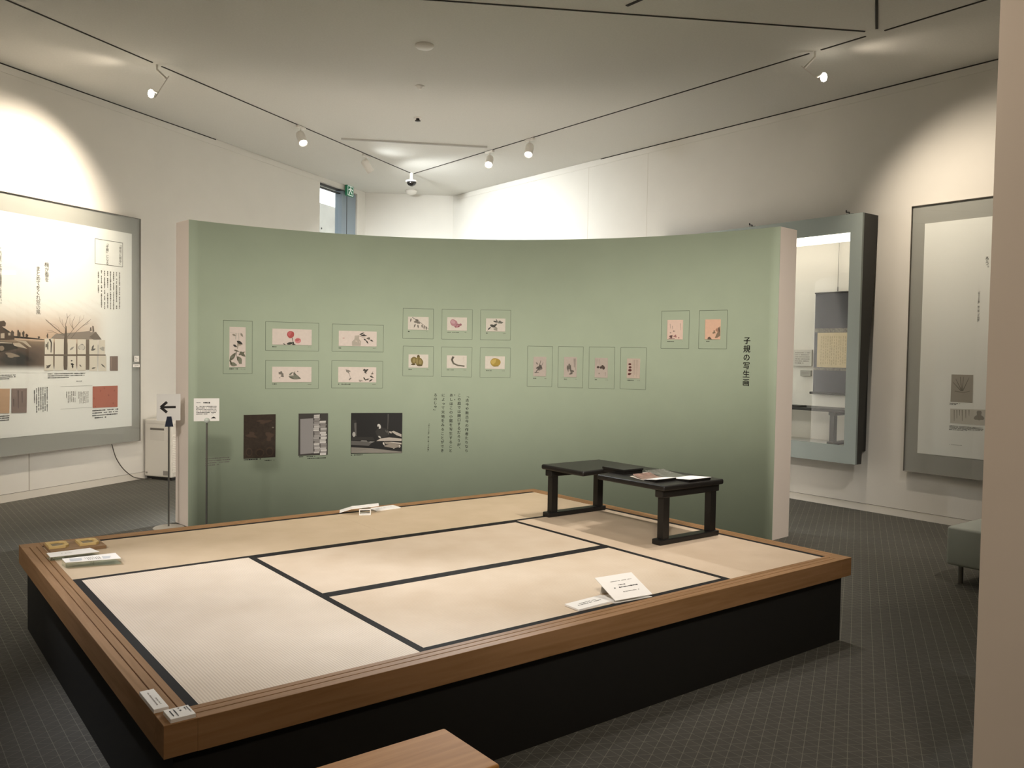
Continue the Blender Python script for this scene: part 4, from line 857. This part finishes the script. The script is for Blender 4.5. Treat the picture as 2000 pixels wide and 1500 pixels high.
# low desk standing in the case
dk = thing('low_desk', 'dark wooden low desk standing inside the display case', 'desk', (7.68, .45, NZ0 + .02))
zb = NZ0 + .02; zt = 1.045
MB().rbox(7.50, 7.94, -.47, 1.25, zt - .03, zt, .008).build('desktop', M_BLACKWOOD, dk)
for yy in (-.20, .97):
    tr_ = MB().rbox(7.48, 7.94, yy - .045, yy + .03, zb, zb + .035, .004).build('foot_rail', M_BLACKWOOD, dk)
    for xx in (7.54, 7.89): MB().rbox(xx - .03, xx + .03, yy - .035, yy + .02, zb + .03, zt - .028, .003).build('leg', M_BLACKWOOD, dk)
    MB().rbox(7.51, 7.89, yy - .05, yy + .035, zt - .065, zt - .028, .004).build('top_rail', M_BLACKWOOD, dk)
t = tag(MB().rbox(7.52, 7.66, .2, .55, zt, zt + .018, .003).build('black_tray', M_BLACKWOOD), 'flat dark tray lying on the low desk inside the display case', 'tray')

# ------------------------------------------------------------------ tatami platform
W = .88; B_ = .0995; MZ = .472; FT = .474
pl = thing('tatami_platform', 'low wooden framed tatami platform on a black base', 'platform', (2 * W, -1.5 * W, 0))
ins = .037
MB().box(-B_ + ins, 4 * W + B_ - ins, -3 * W - B_ + ins, B_ - ins, 0, .372).build('base', M_BLACKBASE, pl)
MB().box(-.01, 4 * W + .01, -3 * W - .01, .01, .372, .425).build('deck', M_BLACKBASE, pl)
def side(x0, x1, y0, y1, along, outer):
    m = M_GRAIN[along]
    b = MB().box(x0, x1, y0, y1, .372, .467).build('frame_board', m, pl)
    g = .0035; ws = [.037, .030, .0255]; o = 0
    for w in ws:
        a, c = o, o + w; o += w + g
        if along == 1:
            xa, xb = (x0 + a, x0 + c) if outer < 0 else (x1 - c, x1 - a); q = (xa, xb, y0, y1)
        else:
            ya, yb = (y0 + a, y0 + c) if outer < 0 else (y1 - c, y1 - a); q = (x0, x1, ya, yb)
        MB().rbox(*q, .466, FT, .0012, 1).build('top_strip', m, b)
side(-B_, 0, -3 * W, 0, 1, -1); side(4 * W, 4 * W + B_, -3 * W, 0, 1, 1); side(0, 4 * W, -3 * W - B_, -3 * W, 0, -1); side(0, 4 * W, 0, B_, 0, 1)
for x0, x1 in ((-B_, 0), (4 * W, 4 * W + B_)):
    for y0, y1 in ((-3 * W - B_, -3 * W), (0, B_)):
        MB().rbox(x0, x1, y0, y1, .372, FT, .0012, 1).build('corner_block', M_GRAIN[0], pl)
TM = {0: tatami_mat('tatami_x', 0), 1: tatami_mat('tatami_y', 1, '#c6b097', '#cfbaa2'), 2: tatami_mat('tatami_sheen', 1, '#d3c3b0', '#dbccba'), 3: tatami_mat('tatami_tan', 0, '#c2ad90', '#cbb69a')}  # tone two: sheen of the left mat put into its straw colour
HW = .033; gp = .0006
def tatami(x0, x1, y0, y1, axis, label, tone=None):
    t = thing('tatami_mat', label, 'tatami mat', ((x0 + x1) / 2, (y0 + y1) / 2, .425), 'tatami mats on the platform')
    x0 += gp; x1 -= gp; y0 += gp; y1 -= gp
    if axis == 0: core = (x0, x1, y0 + HW, y1 - HW); bands = [(x0, x1, y0, y0 + HW), (x0, x1, y1 - HW, y1)]
    else: core = (x0 + HW, x1 - HW, y0, y1); bands = [(x0, x0 + HW, y0, y1), (x1 - HW, x1, y0, y1)]
    MB().box(*core, .425, MZ).build('straw_surface', TM[axis if tone is None else tone], t)
    for b in bands: MB().box(*b, .425, MZ + .0008).build('edge_band', M_HERI, t)
tatami(0, W, -3 * W, -W, 1, 'tatami mat lightened with painted sheen, at the corner with the two white label blocks', 2)
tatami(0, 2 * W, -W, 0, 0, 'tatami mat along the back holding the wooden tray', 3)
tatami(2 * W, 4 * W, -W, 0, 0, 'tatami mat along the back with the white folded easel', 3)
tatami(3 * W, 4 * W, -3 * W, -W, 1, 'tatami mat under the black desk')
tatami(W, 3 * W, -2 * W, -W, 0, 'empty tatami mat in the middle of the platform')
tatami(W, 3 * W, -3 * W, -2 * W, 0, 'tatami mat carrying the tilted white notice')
# ------------------------------------------------------------------ black desk with a notch
def solid_poly(name, pts, z0, z1, r, m, parent, seg=3):
    bm = bmesh.new(); f = bm.faces.new([bm.verts.new((p[0], p[1], z0)) for p in pts]); bm.normal_update()
    e = bmesh.ops.extrude_face_region(bm, geom=[f]); vs = [v for v in e['geom'] if isinstance(v, bmesh.types.BMVert)]
    bmesh.ops.translate(bm, verts=vs, vec=(0, 0, z1 - z0)); bmesh.ops.recalc_face_normals(bm, faces=list(bm.faces))
    if r: bmesh.ops.bevel(bm, geom=list(bm.edges), offset=r, segments=seg, affect='EDGES', profile=.5)
    bm.verts.index_update(); mb = MB(); mb.add([v.co.copy() for v in bm.verts], [tuple(v.index for v in q.verts) for q in bm.faces]); bm.free()
    return mb.build(name, m, parent)
dk = thing('writing_desk', 'black wooden writing desk with a notch cut in its front edge', 'desk', (3.2, -1.39, MZ + .0009))
MZ += .0009
DT = MZ + .357; y0, y1, x0, x1 = -1.955, -.825, 2.925, 3.475
solid_poly('desktop', [(x0, y1), (x0, -1.255), (3.20, -1.215), (3.20, -1.345), (x0, -1.385), (x0, y0), (x1, y0), (x1, y1)][::-1], DT - .034, DT, .011, M_BLACKWOOD, dk)
for yy in (-.885, -1.90):
    fr = MB().rbox(2.925, 3.465, yy - .035, yy + .035, MZ, MZ + .032, .006).build('foot_rail', M_BLACKWOOD, dk)
    MB().rbox(2.94, 3.46, yy - .032, yy + .032, DT - .078, DT - .032, .006).build('top_rail', M_BLACKWOOD, dk)
    for xx in (2.985, 3.415):
        mb = MB(); A = [(xx - .026, yy - .023), (xx + .026, yy - .023), (xx + .026, yy + .023), (xx - .026, yy + .023)]; Bq = [(xx - .026, yy - .023), (xx + .026, yy - .023), (xx + .026, yy + .023), (xx - .026, yy + .023)]
        mb.hexa([(*p, MZ + .028) for p in A], [(*p, DT - .076) for p in Bq]); mb.build('leg', M_BLACKWOOD, dk)
bk = thing('black_box', 'flat black lidded box lying on the notched desk', 'box', (3.14, -1.39, DT))
MB().rbox(3.055, 3.225, -1.495, -1.305, DT - .001, DT + .017, .002).build('body', M_BLACKWOOD, bk); MB().rbox(3.050, 3.230, -1.50, -1.30, DT + .0172, DT + .032, .003).build('lid', M_BLACKWOOD, bk)
def curl_page(x0, x1, ya, yb, z, curl, n=8):
    mb = MB(); vs = []
    for i in range(n + 1):
        t = i / n; y = ya + (yb - ya) * t; zz = z + curl * t ** 2.2
        vs += [(x0, y, zz), (x1, y, zz), (x1, y, zz + .0012), (x0, y, zz + .0012)]
    mb.add(vs, [(3, 2, 1, 0), tuple(4 * n + k for k in range(4))] + [(4 * i + k, 4 * i + (k + 1) % 4, 4 * i + 4 + (k + 1) % 4, 4 * i + 4 + k) for i in range(n) for k in range(4)]); return mb
M_PHOTO1 = mat('brown_photo_page', '#7d6359', .3, noise=.4, nscale=30); M_PHOTO2 = mat('grey_photo_page', '#5b5a55', .25, noise=.4, nscale=25)
for nm, xa, xb, ya, ym, yb, pm, lb in (('photo_booklet', 2.985, 3.165, -1.835, -1.735, -1.63, M_PHOTO1, 'open booklet with a brown photograph page on the notched desk'), ('photo_booklet', 3.165, 3.365, -1.94, -1.78, -1.56, M_PHOTO2, 'open booklet with a grey photograph page on the notched desk')):
    t = thing(nm, lb, 'booklet', ((xa + xb) / 2, (ya + yb) / 2, DT), 'open booklets on the desk')
    q = MB(); q.hexa([(xa, ya + .004, DT - .001), (xa, ym, DT - .001), (xa, ym, DT + .004), (xa, ya, DT + .016)], [(xb, ya + .004, DT - .001), (xb, ym, DT - .001), (xb, ym, DT + .004), (xb, ya, DT + .016)]); q.build('stand', M_BLACKWOOD, t)
    q = MB(); q.hexa([(xa, ya - .004, DT + .017), (xb, ya - .004, DT + .017), (xb, ym, DT + .0055), (xa, ym, DT + .0055)], [(xa, ya - .004, DT + .0185), (xb, ya - .004, DT + .0185), (xb, ym, DT + .007), (xa, ym, DT + .007)]); q.build('white_page', M_WHITE, t)
    curl_page(xa + .01, xb - .01, ym, yb, DT + .004, .020).build('photo_page', pm, t); curl_page(xa, xb, ym - .02, yb + .012, DT + .001, .010).build('under_page', mat('cream_page', '#c9bdb0', .4), t)

MZ -= .0009
# ------------------------------------------------------------------ small things
class Quad:
    """any flat face: origin, u axis, v axis; pixels are not used here"""
    def __init__(s, o, u, v): s.o = Vector(o); s.u = Vector(u).normalized(); s.v = Vector(v).normalized(); s.n = s.u.cross(s.v)
    def px(s, x, y): return x, y
    def pt(s, u, v, d=0.0): return s.o + s.u * u + s.v * v + s.n * d
def plate(mb, Q, w, h, th, mi=0):
    a = [Q.pt(0, 0), Q.pt(w, 0), Q.pt(w, h), Q.pt(0, h)]; b = [Q.pt(0, 0, th), Q.pt(w, 0, th), Q.pt(w, h, th), Q.pt(0, h, th)]; mb.hexa(a, b, mi)
# label blocks on the near corner
t = thing('label_block', 'long white label block lying lengthwise on the platform corner', 'label', (-.076, -2.547, FT), 'label blocks on the platform corner')
MB().rbox(-.099, -.055, -2.632, -2.463, FT - .001, FT + .012, .001).build('block', M_WHITE, t)
Q = Quad((-.055, -2.632, FT + .0125), (0, 1, 0), (-1, 0, 0)); mb = MB(); dashes(mb, Q, .03, .030, .145, .010, 2, .0003, fill=.45, seed=2); mb.build('fine_print', mat('pale_ink', '#9a948c', .7), t)
t = thing('label_block', 'short white label block with black print on the platform corner', 'label', (-.043, -2.69, FT), 'label blocks on the platform corner')
MB().rbox(-.078, -.004, -2.732, -2.653, FT - .001, FT + .012, .001).build('block', M_WHITE, t)
Q = Quad((-.078, -2.732, FT + .0125), (1, 0, 0), (0, 1, 0)); mb = MB(); dashes(mb, Q, .008, .066, .033, .012, 2, .0003, vertical=True, fill=.4, seed=4, ragged=False); dashes(mb, Q, .037, .07, .048, .02, 1, .0003, vertical=True, fill=.5, seed=5); dashes(mb, Q, .055, .07, .070, .02, 2, .0003, vertical=True, fill=.5, seed=6); mb.build('fine_print', M_INK, t)
# tilted notice and card on the near middle mat
bl, br = Vector((1.886, -2.612, .4835)), Vector((2.104, -2.634, .4835)); tl = Vector((1.898, -2.462, .552))
t = thing('tilted_notice', 'white notice board tilted up on a small stand on the mat', 'notice', (2.0, -2.55, MZ)); Q = Quad(bl, br - bl, (tl - bl)); wv = (tl - bl).length
mb = MB(); plate(mb, Q, (br - bl).length, wv, .003); mb.build('board', M_WHITE, t)
mb = MB(); dashes(mb, Q, .06, .125, .19, .118, 1, .0036, fill=.6, seed=3, ragged=False, mi=1); dashes(mb, Q, .085, .098, .13, .09, 1, .0036, fill=.7, seed=4, ragged=False); dashes(mb, Q, .05, .083, .185, .073, 1, .0036, fill=.7, seed=5, ragged=False); dashes(mb, Q, .08, .05, .18, .042, 1, .0036, fill=.7, seed=6, ragged=False, mi=1); mb.build('fine_print', [M_INK, M_GREY], t)
mb = MB(); f0, f1 = bl + Vector((0, 0, -.011)), br + Vector((0, 0, -.011)); bk_ = Vector((-.02, .16, 0)); plate(mb, Quad(f0, br - bl, bk_), (br - bl).length, .13, .002); mb.build('stand_base', M_WHITE, t)
mb = MB(); p0, p1 = bl + (tl - bl) * .93 + (br - bl) * .2, bl + (tl - bl) * .93 + (br - bl) * .8; g0, g1 = Vector((p0.x + .0, p0.y + .02, MZ)), Vector((p1.x, p1.y + .02, MZ)); n_ = Vector((0, .002, 0)); mb.hexa([p0, p1, g1, g0], [p0 + n_, p1 + n_, g1 + n_, g0 + n_]); mb.build('prop', M_WHITE, t)
t = thing('white_card', 'flat white card with two lines of print beside the tilted notice', 'card', (1.79, -2.55, MZ)); Q = Quad((1.672, -2.606, MZ + .001), (1, .06, 0), (.03, 1, 0))
mb = MB(); plate(mb, Q, .235, .098, .008); mb.build('card', M_WHITE, t); mb = MB(); dashes(mb, Q, .055, .065, .17, .056, 1, .0086, fill=.6, seed=3, ragged=False); dashes(mb, Q, .035, .05, .185, .038, 1, .0086, fill=.6, seed=8, ragged=False); mb.build('fine_print', M_INK, t)
# folded white easel at the back
t = thing('white_easel', 'white folded easel seen from behind on the back mat', 'notice', (1.98, -.05, MZ))
def hx(nm, pts, th=.003, m=M_WHITE):
    pts = [Vector(p) for p in pts]; n2 = (pts[1] - pts[0]).cross(pts[3] - pts[0]).normalized() * th; return MB().hexa(pts, [p + n2 for p in pts]).build(nm, m, t)
f0 = at_z(701.5, 1006.5, MZ + .001); dep = (f0 - CAM).dot(_f); at_d = lambda x, y: CAM + ray(x, y) * dep
vd = Vector((f0.x - CAM.x, f0.y - CAM.y, 0)).normalized(); rd = Vector((vd.y, -vd.x, 0))
p0, p1, p2 = at_z(663, 1002, MZ + .002), at_d(687, 994.5), at_d(740, 988.5); sl = vd * .10
for nm, a_, b_ in (('board', p1, p2), ('fold_flap', p0, p1)):
    MB().hexa([a_, b_, b_ + sl, a_ + sl], [v + Vector((0, 0, .003)) for v in (a_, b_, b_ + sl, a_ + sl)]).build(nm, M_WHITE, t)
tw, th_ = .078, p1.z - MZ - .002
for nm, (a0, a1, c0, c1) in (('tube_side', (0, tw, 0, .005)), ('tube_side', (0, tw, th_ - .005, th_)), ('tube_side', (0, .005, .005, th_ - .005)), ('tube_side', (tw - .005, tw, .005, th_ - .005))):
    q = [f0 + rd * a + Vector((0, 0, c)) for a, c in ((a0, c0), (a1, c0), (a1, c1), (a0, c1))]; MB().hexa(q, [v + vd * .09 for v in q]).build(nm, M_WHITE, t)
t = thing('white_card', 'flat white card beside the folded easel at the back', 'card', (2.16, -.02, MZ)); Q = Quad((2.05, -.088, MZ + .001), (1, .1, 0), (.0, 1, 0)); mb = MB(); plate(mb, Q, .21, .11, .006); mb.build('card', M_WHITE, t); mb = MB(); dashes(mb, Q, .03, .07, .17, .04, 2, .0066, fill=.3, seed=8); mb.build('fine_print', M_GREY, t)
# wooden tray with two framed tokens
t = thing('wooden_tray', 'flat wooden tray at the back corner of the platform', 'tray', (.13, -.08, MZ)); M_TRAY = wood('tray_wood', '#7d6247', '#977a5a', 0)
MB().rbox(.004, .280, -.248, -.014, MZ + .0009, MZ + .018, .002, 1).build('board', M_TRAY, t)
M_TOK = wood('token_wood', '#c3a568', '#d6bb82', 0)
for k, (x0, ty) in enumerate(((.006, -.025), (.155, -.035))):
    q = thing('wooden_token', ('yellow wooden token with a rounded end on the tray, beside the corner', 'yellow wooden token with a rounded end on the tray, on the side of the mats')[k], 'token', (x0 + .05, -.095 + ty, MZ + .018), 'wooden tokens on the tray')
    def ringp(e):
        xs0, xs1, ys0, ys1 = x0 + e, x0 + .100 - e, -.165 + ty + e, -.03 + ty - e; r = .02; return [(xs0, ys0), (xs1 - r, ys0), (xs1, ys0 + r), (xs1, ys1 - r), (xs1 - r, ys1), (xs0, ys1)]
    a, b = ringp(0), ringp(.018); z0, z1 = MZ + .0178, MZ + .031; n_ = 6; mb = MB()
    mb.add([(*p, z0) for p in a] + [(*p, z0) for p in b] + [(*p, z1) for p in a] + [(*p, z1) for p in b], [f for i in range(n_) for j in [(i + 1) % n_] for f in ((12 + i, 12 + j, 18 + j, 18 + i), (i, j, 12 + j, 12 + i), (6 + j, 6 + i, 18 + i, 18 + j), (j, i, 6 + i, 6 + j))]); mb.build('rim', M_TOK, q)
    mb = MB(); mb.prism(b, z0, MZ + .023); mb.build('inlay', mat('token_dark', '#7c6f55', .5, noise=.4, nscale=60), q)
# two sloping acrylic leaflet stands by the tray
for fl_, fr_, bl_, br_, zf_, zb_, lb, sd in (((98, 1089), (194, 1078), (91, 1081), (176, 1070.6), .492, .500, 'white leaflet on a clear sloping stand next to the wooden tray', 1), ((128, 1099.5), (236.5, 1091), (120.8, 1092), (225.4, 1080.4), .500, .507, 'printed leaflet with grey picture on a clear sloping stand, farther from the tray', 2)):
    c4 = [at_z(*fl_, zf_), at_z(*fr_, zf_), at_z(*br_, zb_), at_z(*bl_, zb_)]; mid = sum(c4, Vector()) / 4
    t = thing('leaflet_stand', lb, 'leaflet stand', (mid.x, mid.y, MZ), 'leaflet stands at the platform corner'); up = Vector((0, 0, .002))
    MB().hexa(c4, [p + up for p in c4]).build('leaflet', M_WHITE, t); MB().hexa([p - up for p in c4], [p - up * .05 for p in c4]).build('clear_slope', M_ACRYL, t)
    g = [Vector((mid.x + (p.x - mid.x) * 1.0, mid.y + (p.y - mid.y) * 1.15, FT + .0005)) for p in c4]
    MB().hexa(g, [p + Vector((0, 0, .003)) for p in g]).build('clear_base', M_ACRYL, t)
    for a_, b_ in ((3, 2), (0, 1)):
        p, q = c4[a_] - up, c4[b_] - up; p2, q2 = Vector((p.x, p.y, FT + .0035)), Vector((q.x, q.y, FT + .0035)); dy = Vector((0, .003, 0)); MB().hexa([p, q, q2, p2], [v + dy for v in (p, q, q2, p2)]).build('clear_prop', M_ACRYL, t)
    Q = Quad(c4[0] + up, c4[1] - c4[0], c4[3] - c4[0]); w_, h_ = (c4[1] - c4[0]).length, (c4[3] - c4[0]).length; mb = MB()
    if sd == 2:
        dashes(mb, Q, .095, h_ * .85, .17, h_ * .2, 8, .0006, vertical=True, fill=.5, seed=3); mb.add([Q.pt(.03, h_ * .85, .0004), Q.pt(.085, h_ * .8, .0004), Q.pt(.08, h_ * .3, .0004), Q.pt(.025, h_ * .2, .0004)], [(0, 3, 2, 1)], 1); mb.add([Q.pt(.18, h_ * .85, .0004), Q.pt(.22, h_ * .75, .0004), Q.pt(.205, h_ * .25, .0004), Q.pt(.175, h_ * .25, .0004)], [(0, 3, 2, 1)], 1)
    else: dashes(mb, Q, .06, h_ * .6, .15, h_ * .4, 1, .0006, fill=.3, seed=5)
    tag(mb.build('print', [M_GREY, mat('leaflet_picture', '#c3c6c8', .5)], t), kind='stuff')
# near bench, corner only in view
t = thing('wooden_bench', 'light wooden bench with rounded corners standing before the platform', 'bench', (.05, -3.24, 0))
MB().rbox(-.56, .66, -3.385, -3.09, .372, .40, .008, 3).build('seat', M_BENCHW, t)
for xx in (-.48, .56):
    for yy in (-3.345, -3.13): MB().rbox(xx - .022, xx + .022, yy - .022, yy + .022, 0, .374, .004).build('leg', M_BENCHW, t)
MB().rbox(-.46, .54, -3.26, -3.215, .30, .374, .004).build('rail', M_BENCHW, t)
# upholstered bench by the right wall
t = thing('upholstered_bench', 'grey green upholstered bench on metal legs beside the right wall', 'bench', (5.6, -3.2, 0)); M_UPH = mat('grey_vinyl', '#a9aea6', .5, noise=.03, nscale=8)
MB().rbox(5.345, 5.86, -3.95, -2.46, .135, .412, .022, 4, smooth=True).build('seat', M_UPH, t)
mb = MB(); mb.tube([(5.36, -2.475, .155), (5.36, -3.93, .155)], .006, 8); mb.build('piping', M_UPH, t)
for xx in (5.43, 5.78):
    for yy in (-2.53, -3.88): MB().tube([(xx, yy, 0), (xx, yy, .14)], .017, 14).build('leg', M_CHROME, t)
# dehumidifier against the left wall
ua = LEFT.px(277, 935)[0] + .01; t = thing('dehumidifier', 'white boxy dehumidifier with side vents on the floor by the left wall', 'appliance', LEFT.pt(ua + .16, 0, .25)); M_APP = mat('off_white_plastic', '#d8d3c8', .5)
D = Plane(LEFT.pt(ua, 0, 0), LN, -LT)     # the long visible flank
def abox(a0, a1, d0, d1, z0, z1, r, nm, m, par=None):
    M = Matrix(((LT.x, LN.x, 0, LEFT.pt(ua, 0).x), (LT.y, LN.y, 0, LEFT.pt(ua, 0).y), (0, 0, 1, 0), (0, 0, 0, 1))); return MB().rbox(a0, a1, d0, d1, z0, z1, r, 3, M=M).build(nm, m, par or t)
body = abox(0, .34, .03, .445, .035, .705, .018, 'body', M_APP); abox(-.002, .342, .028, .447, .66, .728, .02, 'lid', M_APP); abox(-.003, .002, .12, .33, .60, .625, .002, 'grip_slot', mat('slot_grey', '#6b665e', .6)); abox(-.002, .002, .12, .34, .48, .59, .002, 'door_panel', M_TRIMW); abox(-.003, .002, .32, .40, .06, .115, .001, 'rating_plate', mat('plate_grey', '#8d8880', .5)); abox(-.003, .002, .05, .08, .07, .09, .001, 'badge', mat('plate_grey', '#8d8880', .5)); abox(.02, .32, .05, .43, .0, .036, .006, 'plinth', M_INK)
for k in range(22): abox(.012, .32, .441, .452, .10 + k * .021, .110 + k * .021, .001, 'vent_slat', mat('vent_white', '#f1ece2', .4), body)
# power cord
def cord_at(x, y, d):
    P = Plane(LEFT.pt(0, 0, d), LT, LN); u, v = P.px(x, y); return LEFT.pt(u, max(.0055, v), d)
st = cord_at(218, 868, .03); st.z = vB + .002          # leaves the under edge of the panel
ctl = [st, cord_at(224.5, 889, .035), cord_at(232, 904, .04), cord_at(241, 916, .05), cord_at(253, 926.5, .06), cord_at(265, 933, .08), LEFT.pt(ua - .03, .0055, .10), LEFT.pt(ua + .0205, .0055, .12)]   # ends against the plinth
pts = []
for k in range(len(ctl) - 1):
    a_, b_, c_, d_ = ctl[max(k - 1, 0)], ctl[k], ctl[k + 1], ctl[min(k + 2, len(ctl) - 1)]
    for q in range(5):
        w_ = q / 5; p = (b_ * 2 + (c_ - a_) * w_ + (a_ * 2 - b_ * 5 + c_ * 4 - d_) * w_ ** 2 + (b_ * 3 - a_ - c_ * 3 + d_) * w_ ** 3) / 2; p.z = max(p.z, .0055); pts.append(p)
pts.append(ctl[-1])
tag(MB().tube(pts, .0055, 8).build('power_cord', mat('cord_grey', '#4c473f', .6)), 'dark grey power cord drooping from the poster panel to the floor', 'cord')
# sign stands
def sign_stand(base, label, zt, zb, w, tilt, clampc, draw, tx):
    b = Vector((base[0], base[1], 0)); t = thing('sign_stand', label, 'sign', b)
    MB().lathe([(.13, 0), (.13, .008), (.12, .014), (.02, .018), (.001, .019)], b, 32).build('base', mat('stand_base', '#b9b4aa', .4, metal=.3), t)
    MB().tube([b + Vector((0, 0, .012)), b + Vector((0, 0, zb + .01))], .0075, 10).build('pole', M_CHROME, t)
    dv = (CAM - b); dv.z = 0; ang = math.atan2(dv.y, dv.x) + tilt; nrm = Vector((math.cos(ang), math.sin(ang), 0)); ux = Vector((-nrm.y, nrm.x, 0))
    Q = Quad(b + ux * (-w / 2 + tx) + nrm * .012 + Vector((0, 0, zb)), ux, (0, 0, 1))
    mb = MB(); plate(mb, Q, w, zt - zb, .004); mb.build('plate', mat('sign_plate', '#dcd8d0', .5), t)
    mb = MB(); draw(mb, Q, w, zt - zb); tag(mb.build('marking', M_INK, t), kind='stuff')
    mb = MB()
    if clampc == 'clip':
        c = b + nrm * .014 + Vector((0, 0, zb)); mb.hexa([c + ux * a + nrm * dd + Vector((0, 0, -.055)) for a, dd in ((-.034, -.02), (.034, -.02), (.034, .012), (-.034, .012))], [c + ux * a + nrm * dd + Vector((0, 0, .035)) for a, dd in ((-.018, -.014), (.018, -.014), (.018, .008), (-.018, .008))]); mb.build('clip', mat('navy_clip', '#1d2433', .35), t)
    else:
        mb.lathe([(.022, -.02), (.022, .009), (.001, .01)], b + nrm * .008 + Vector((0, 0, zb + .004)), 18, M=nrm.to_track_quat('Z', 'Y').to_matrix()); mb.build('knob', mat('clear_knob', '#aeb3a8', .4), t)
    return t
def arrow(mb, Q, w, h):
    c = h * .50
    for a in ([(.30, .0), (.80, .0)],): mb.add([Q.pt(w * .20, c - .010, .0045), Q.pt(w * .80, c - .010, .0045), Q.pt(w * .80, c + .010, .0045), Q.pt(w * .20, c + .010, .0045)], [(0, 1, 2, 3)])
    for s in (-1, 1):
        p0 = (w * .17, c); p1 = (w * .43, c + s * .046); dx, dy = p1[0] - p0[0], p1[1] - p0[1]; l = math.hypot(dx, dy); nx, ny = -dy / l * .0115, dx / l * .0115
        q = [(p0[0] - nx, p0[1] - ny), (p1[0] - nx, p1[1] - ny), (p1[0] + nx, p1[1] + ny), (p0[0] + nx, p0[1] + ny)]; mb.add([Q.pt(a, b, .0047) for a, b in q], [(0, 1, 2, 3)])
sign_stand((1.353, 2.40), 'slim stand with a white plate showing a black left arrow', 1.187, .955, .195, .12, 'clip', arrow, -.004)
def notice(mb, Q, w, h):
    dashes(mb, Q, .07, h * .85, .125, h * .77, 1, .0045, fill=.8, seed=3, ragged=False); dashes(mb, Q, .016, h * .84, .05, h * .78, 1, .0045, fill=.4, seed=4, ragged=False); dashes(mb, Q, .018, h * .68, w - .02, h * .28, 6, .0045, fill=.5, seed=5)
    mb.add([Q.pt(w * .66, h * .12, .0045), Q.pt(w * .88, h * .12, .0045), Q.pt(w * .78, h * .2, .0045)], [(0, 1, 2)]); dashes(mb, Q, w * .70, h * .36, w * .80, h * .24, 2, .0045, fill=.4, seed=7)
sign_stand((1.36, 1.40), 'slim stand with a square white printed notice before the partition', 1.20, 1.022, .188, .05, 'knob', notice, -.003)

for o in bpy.data.objects:
    if o.name.split('.')[0] in ('fine_print', 'print', 'print_block', 'brush_writing') and o.parent: o['kind'] = 'stuff'
COL.objects.unlink(_font_obj); bpy.data.objects.remove(_font_obj)
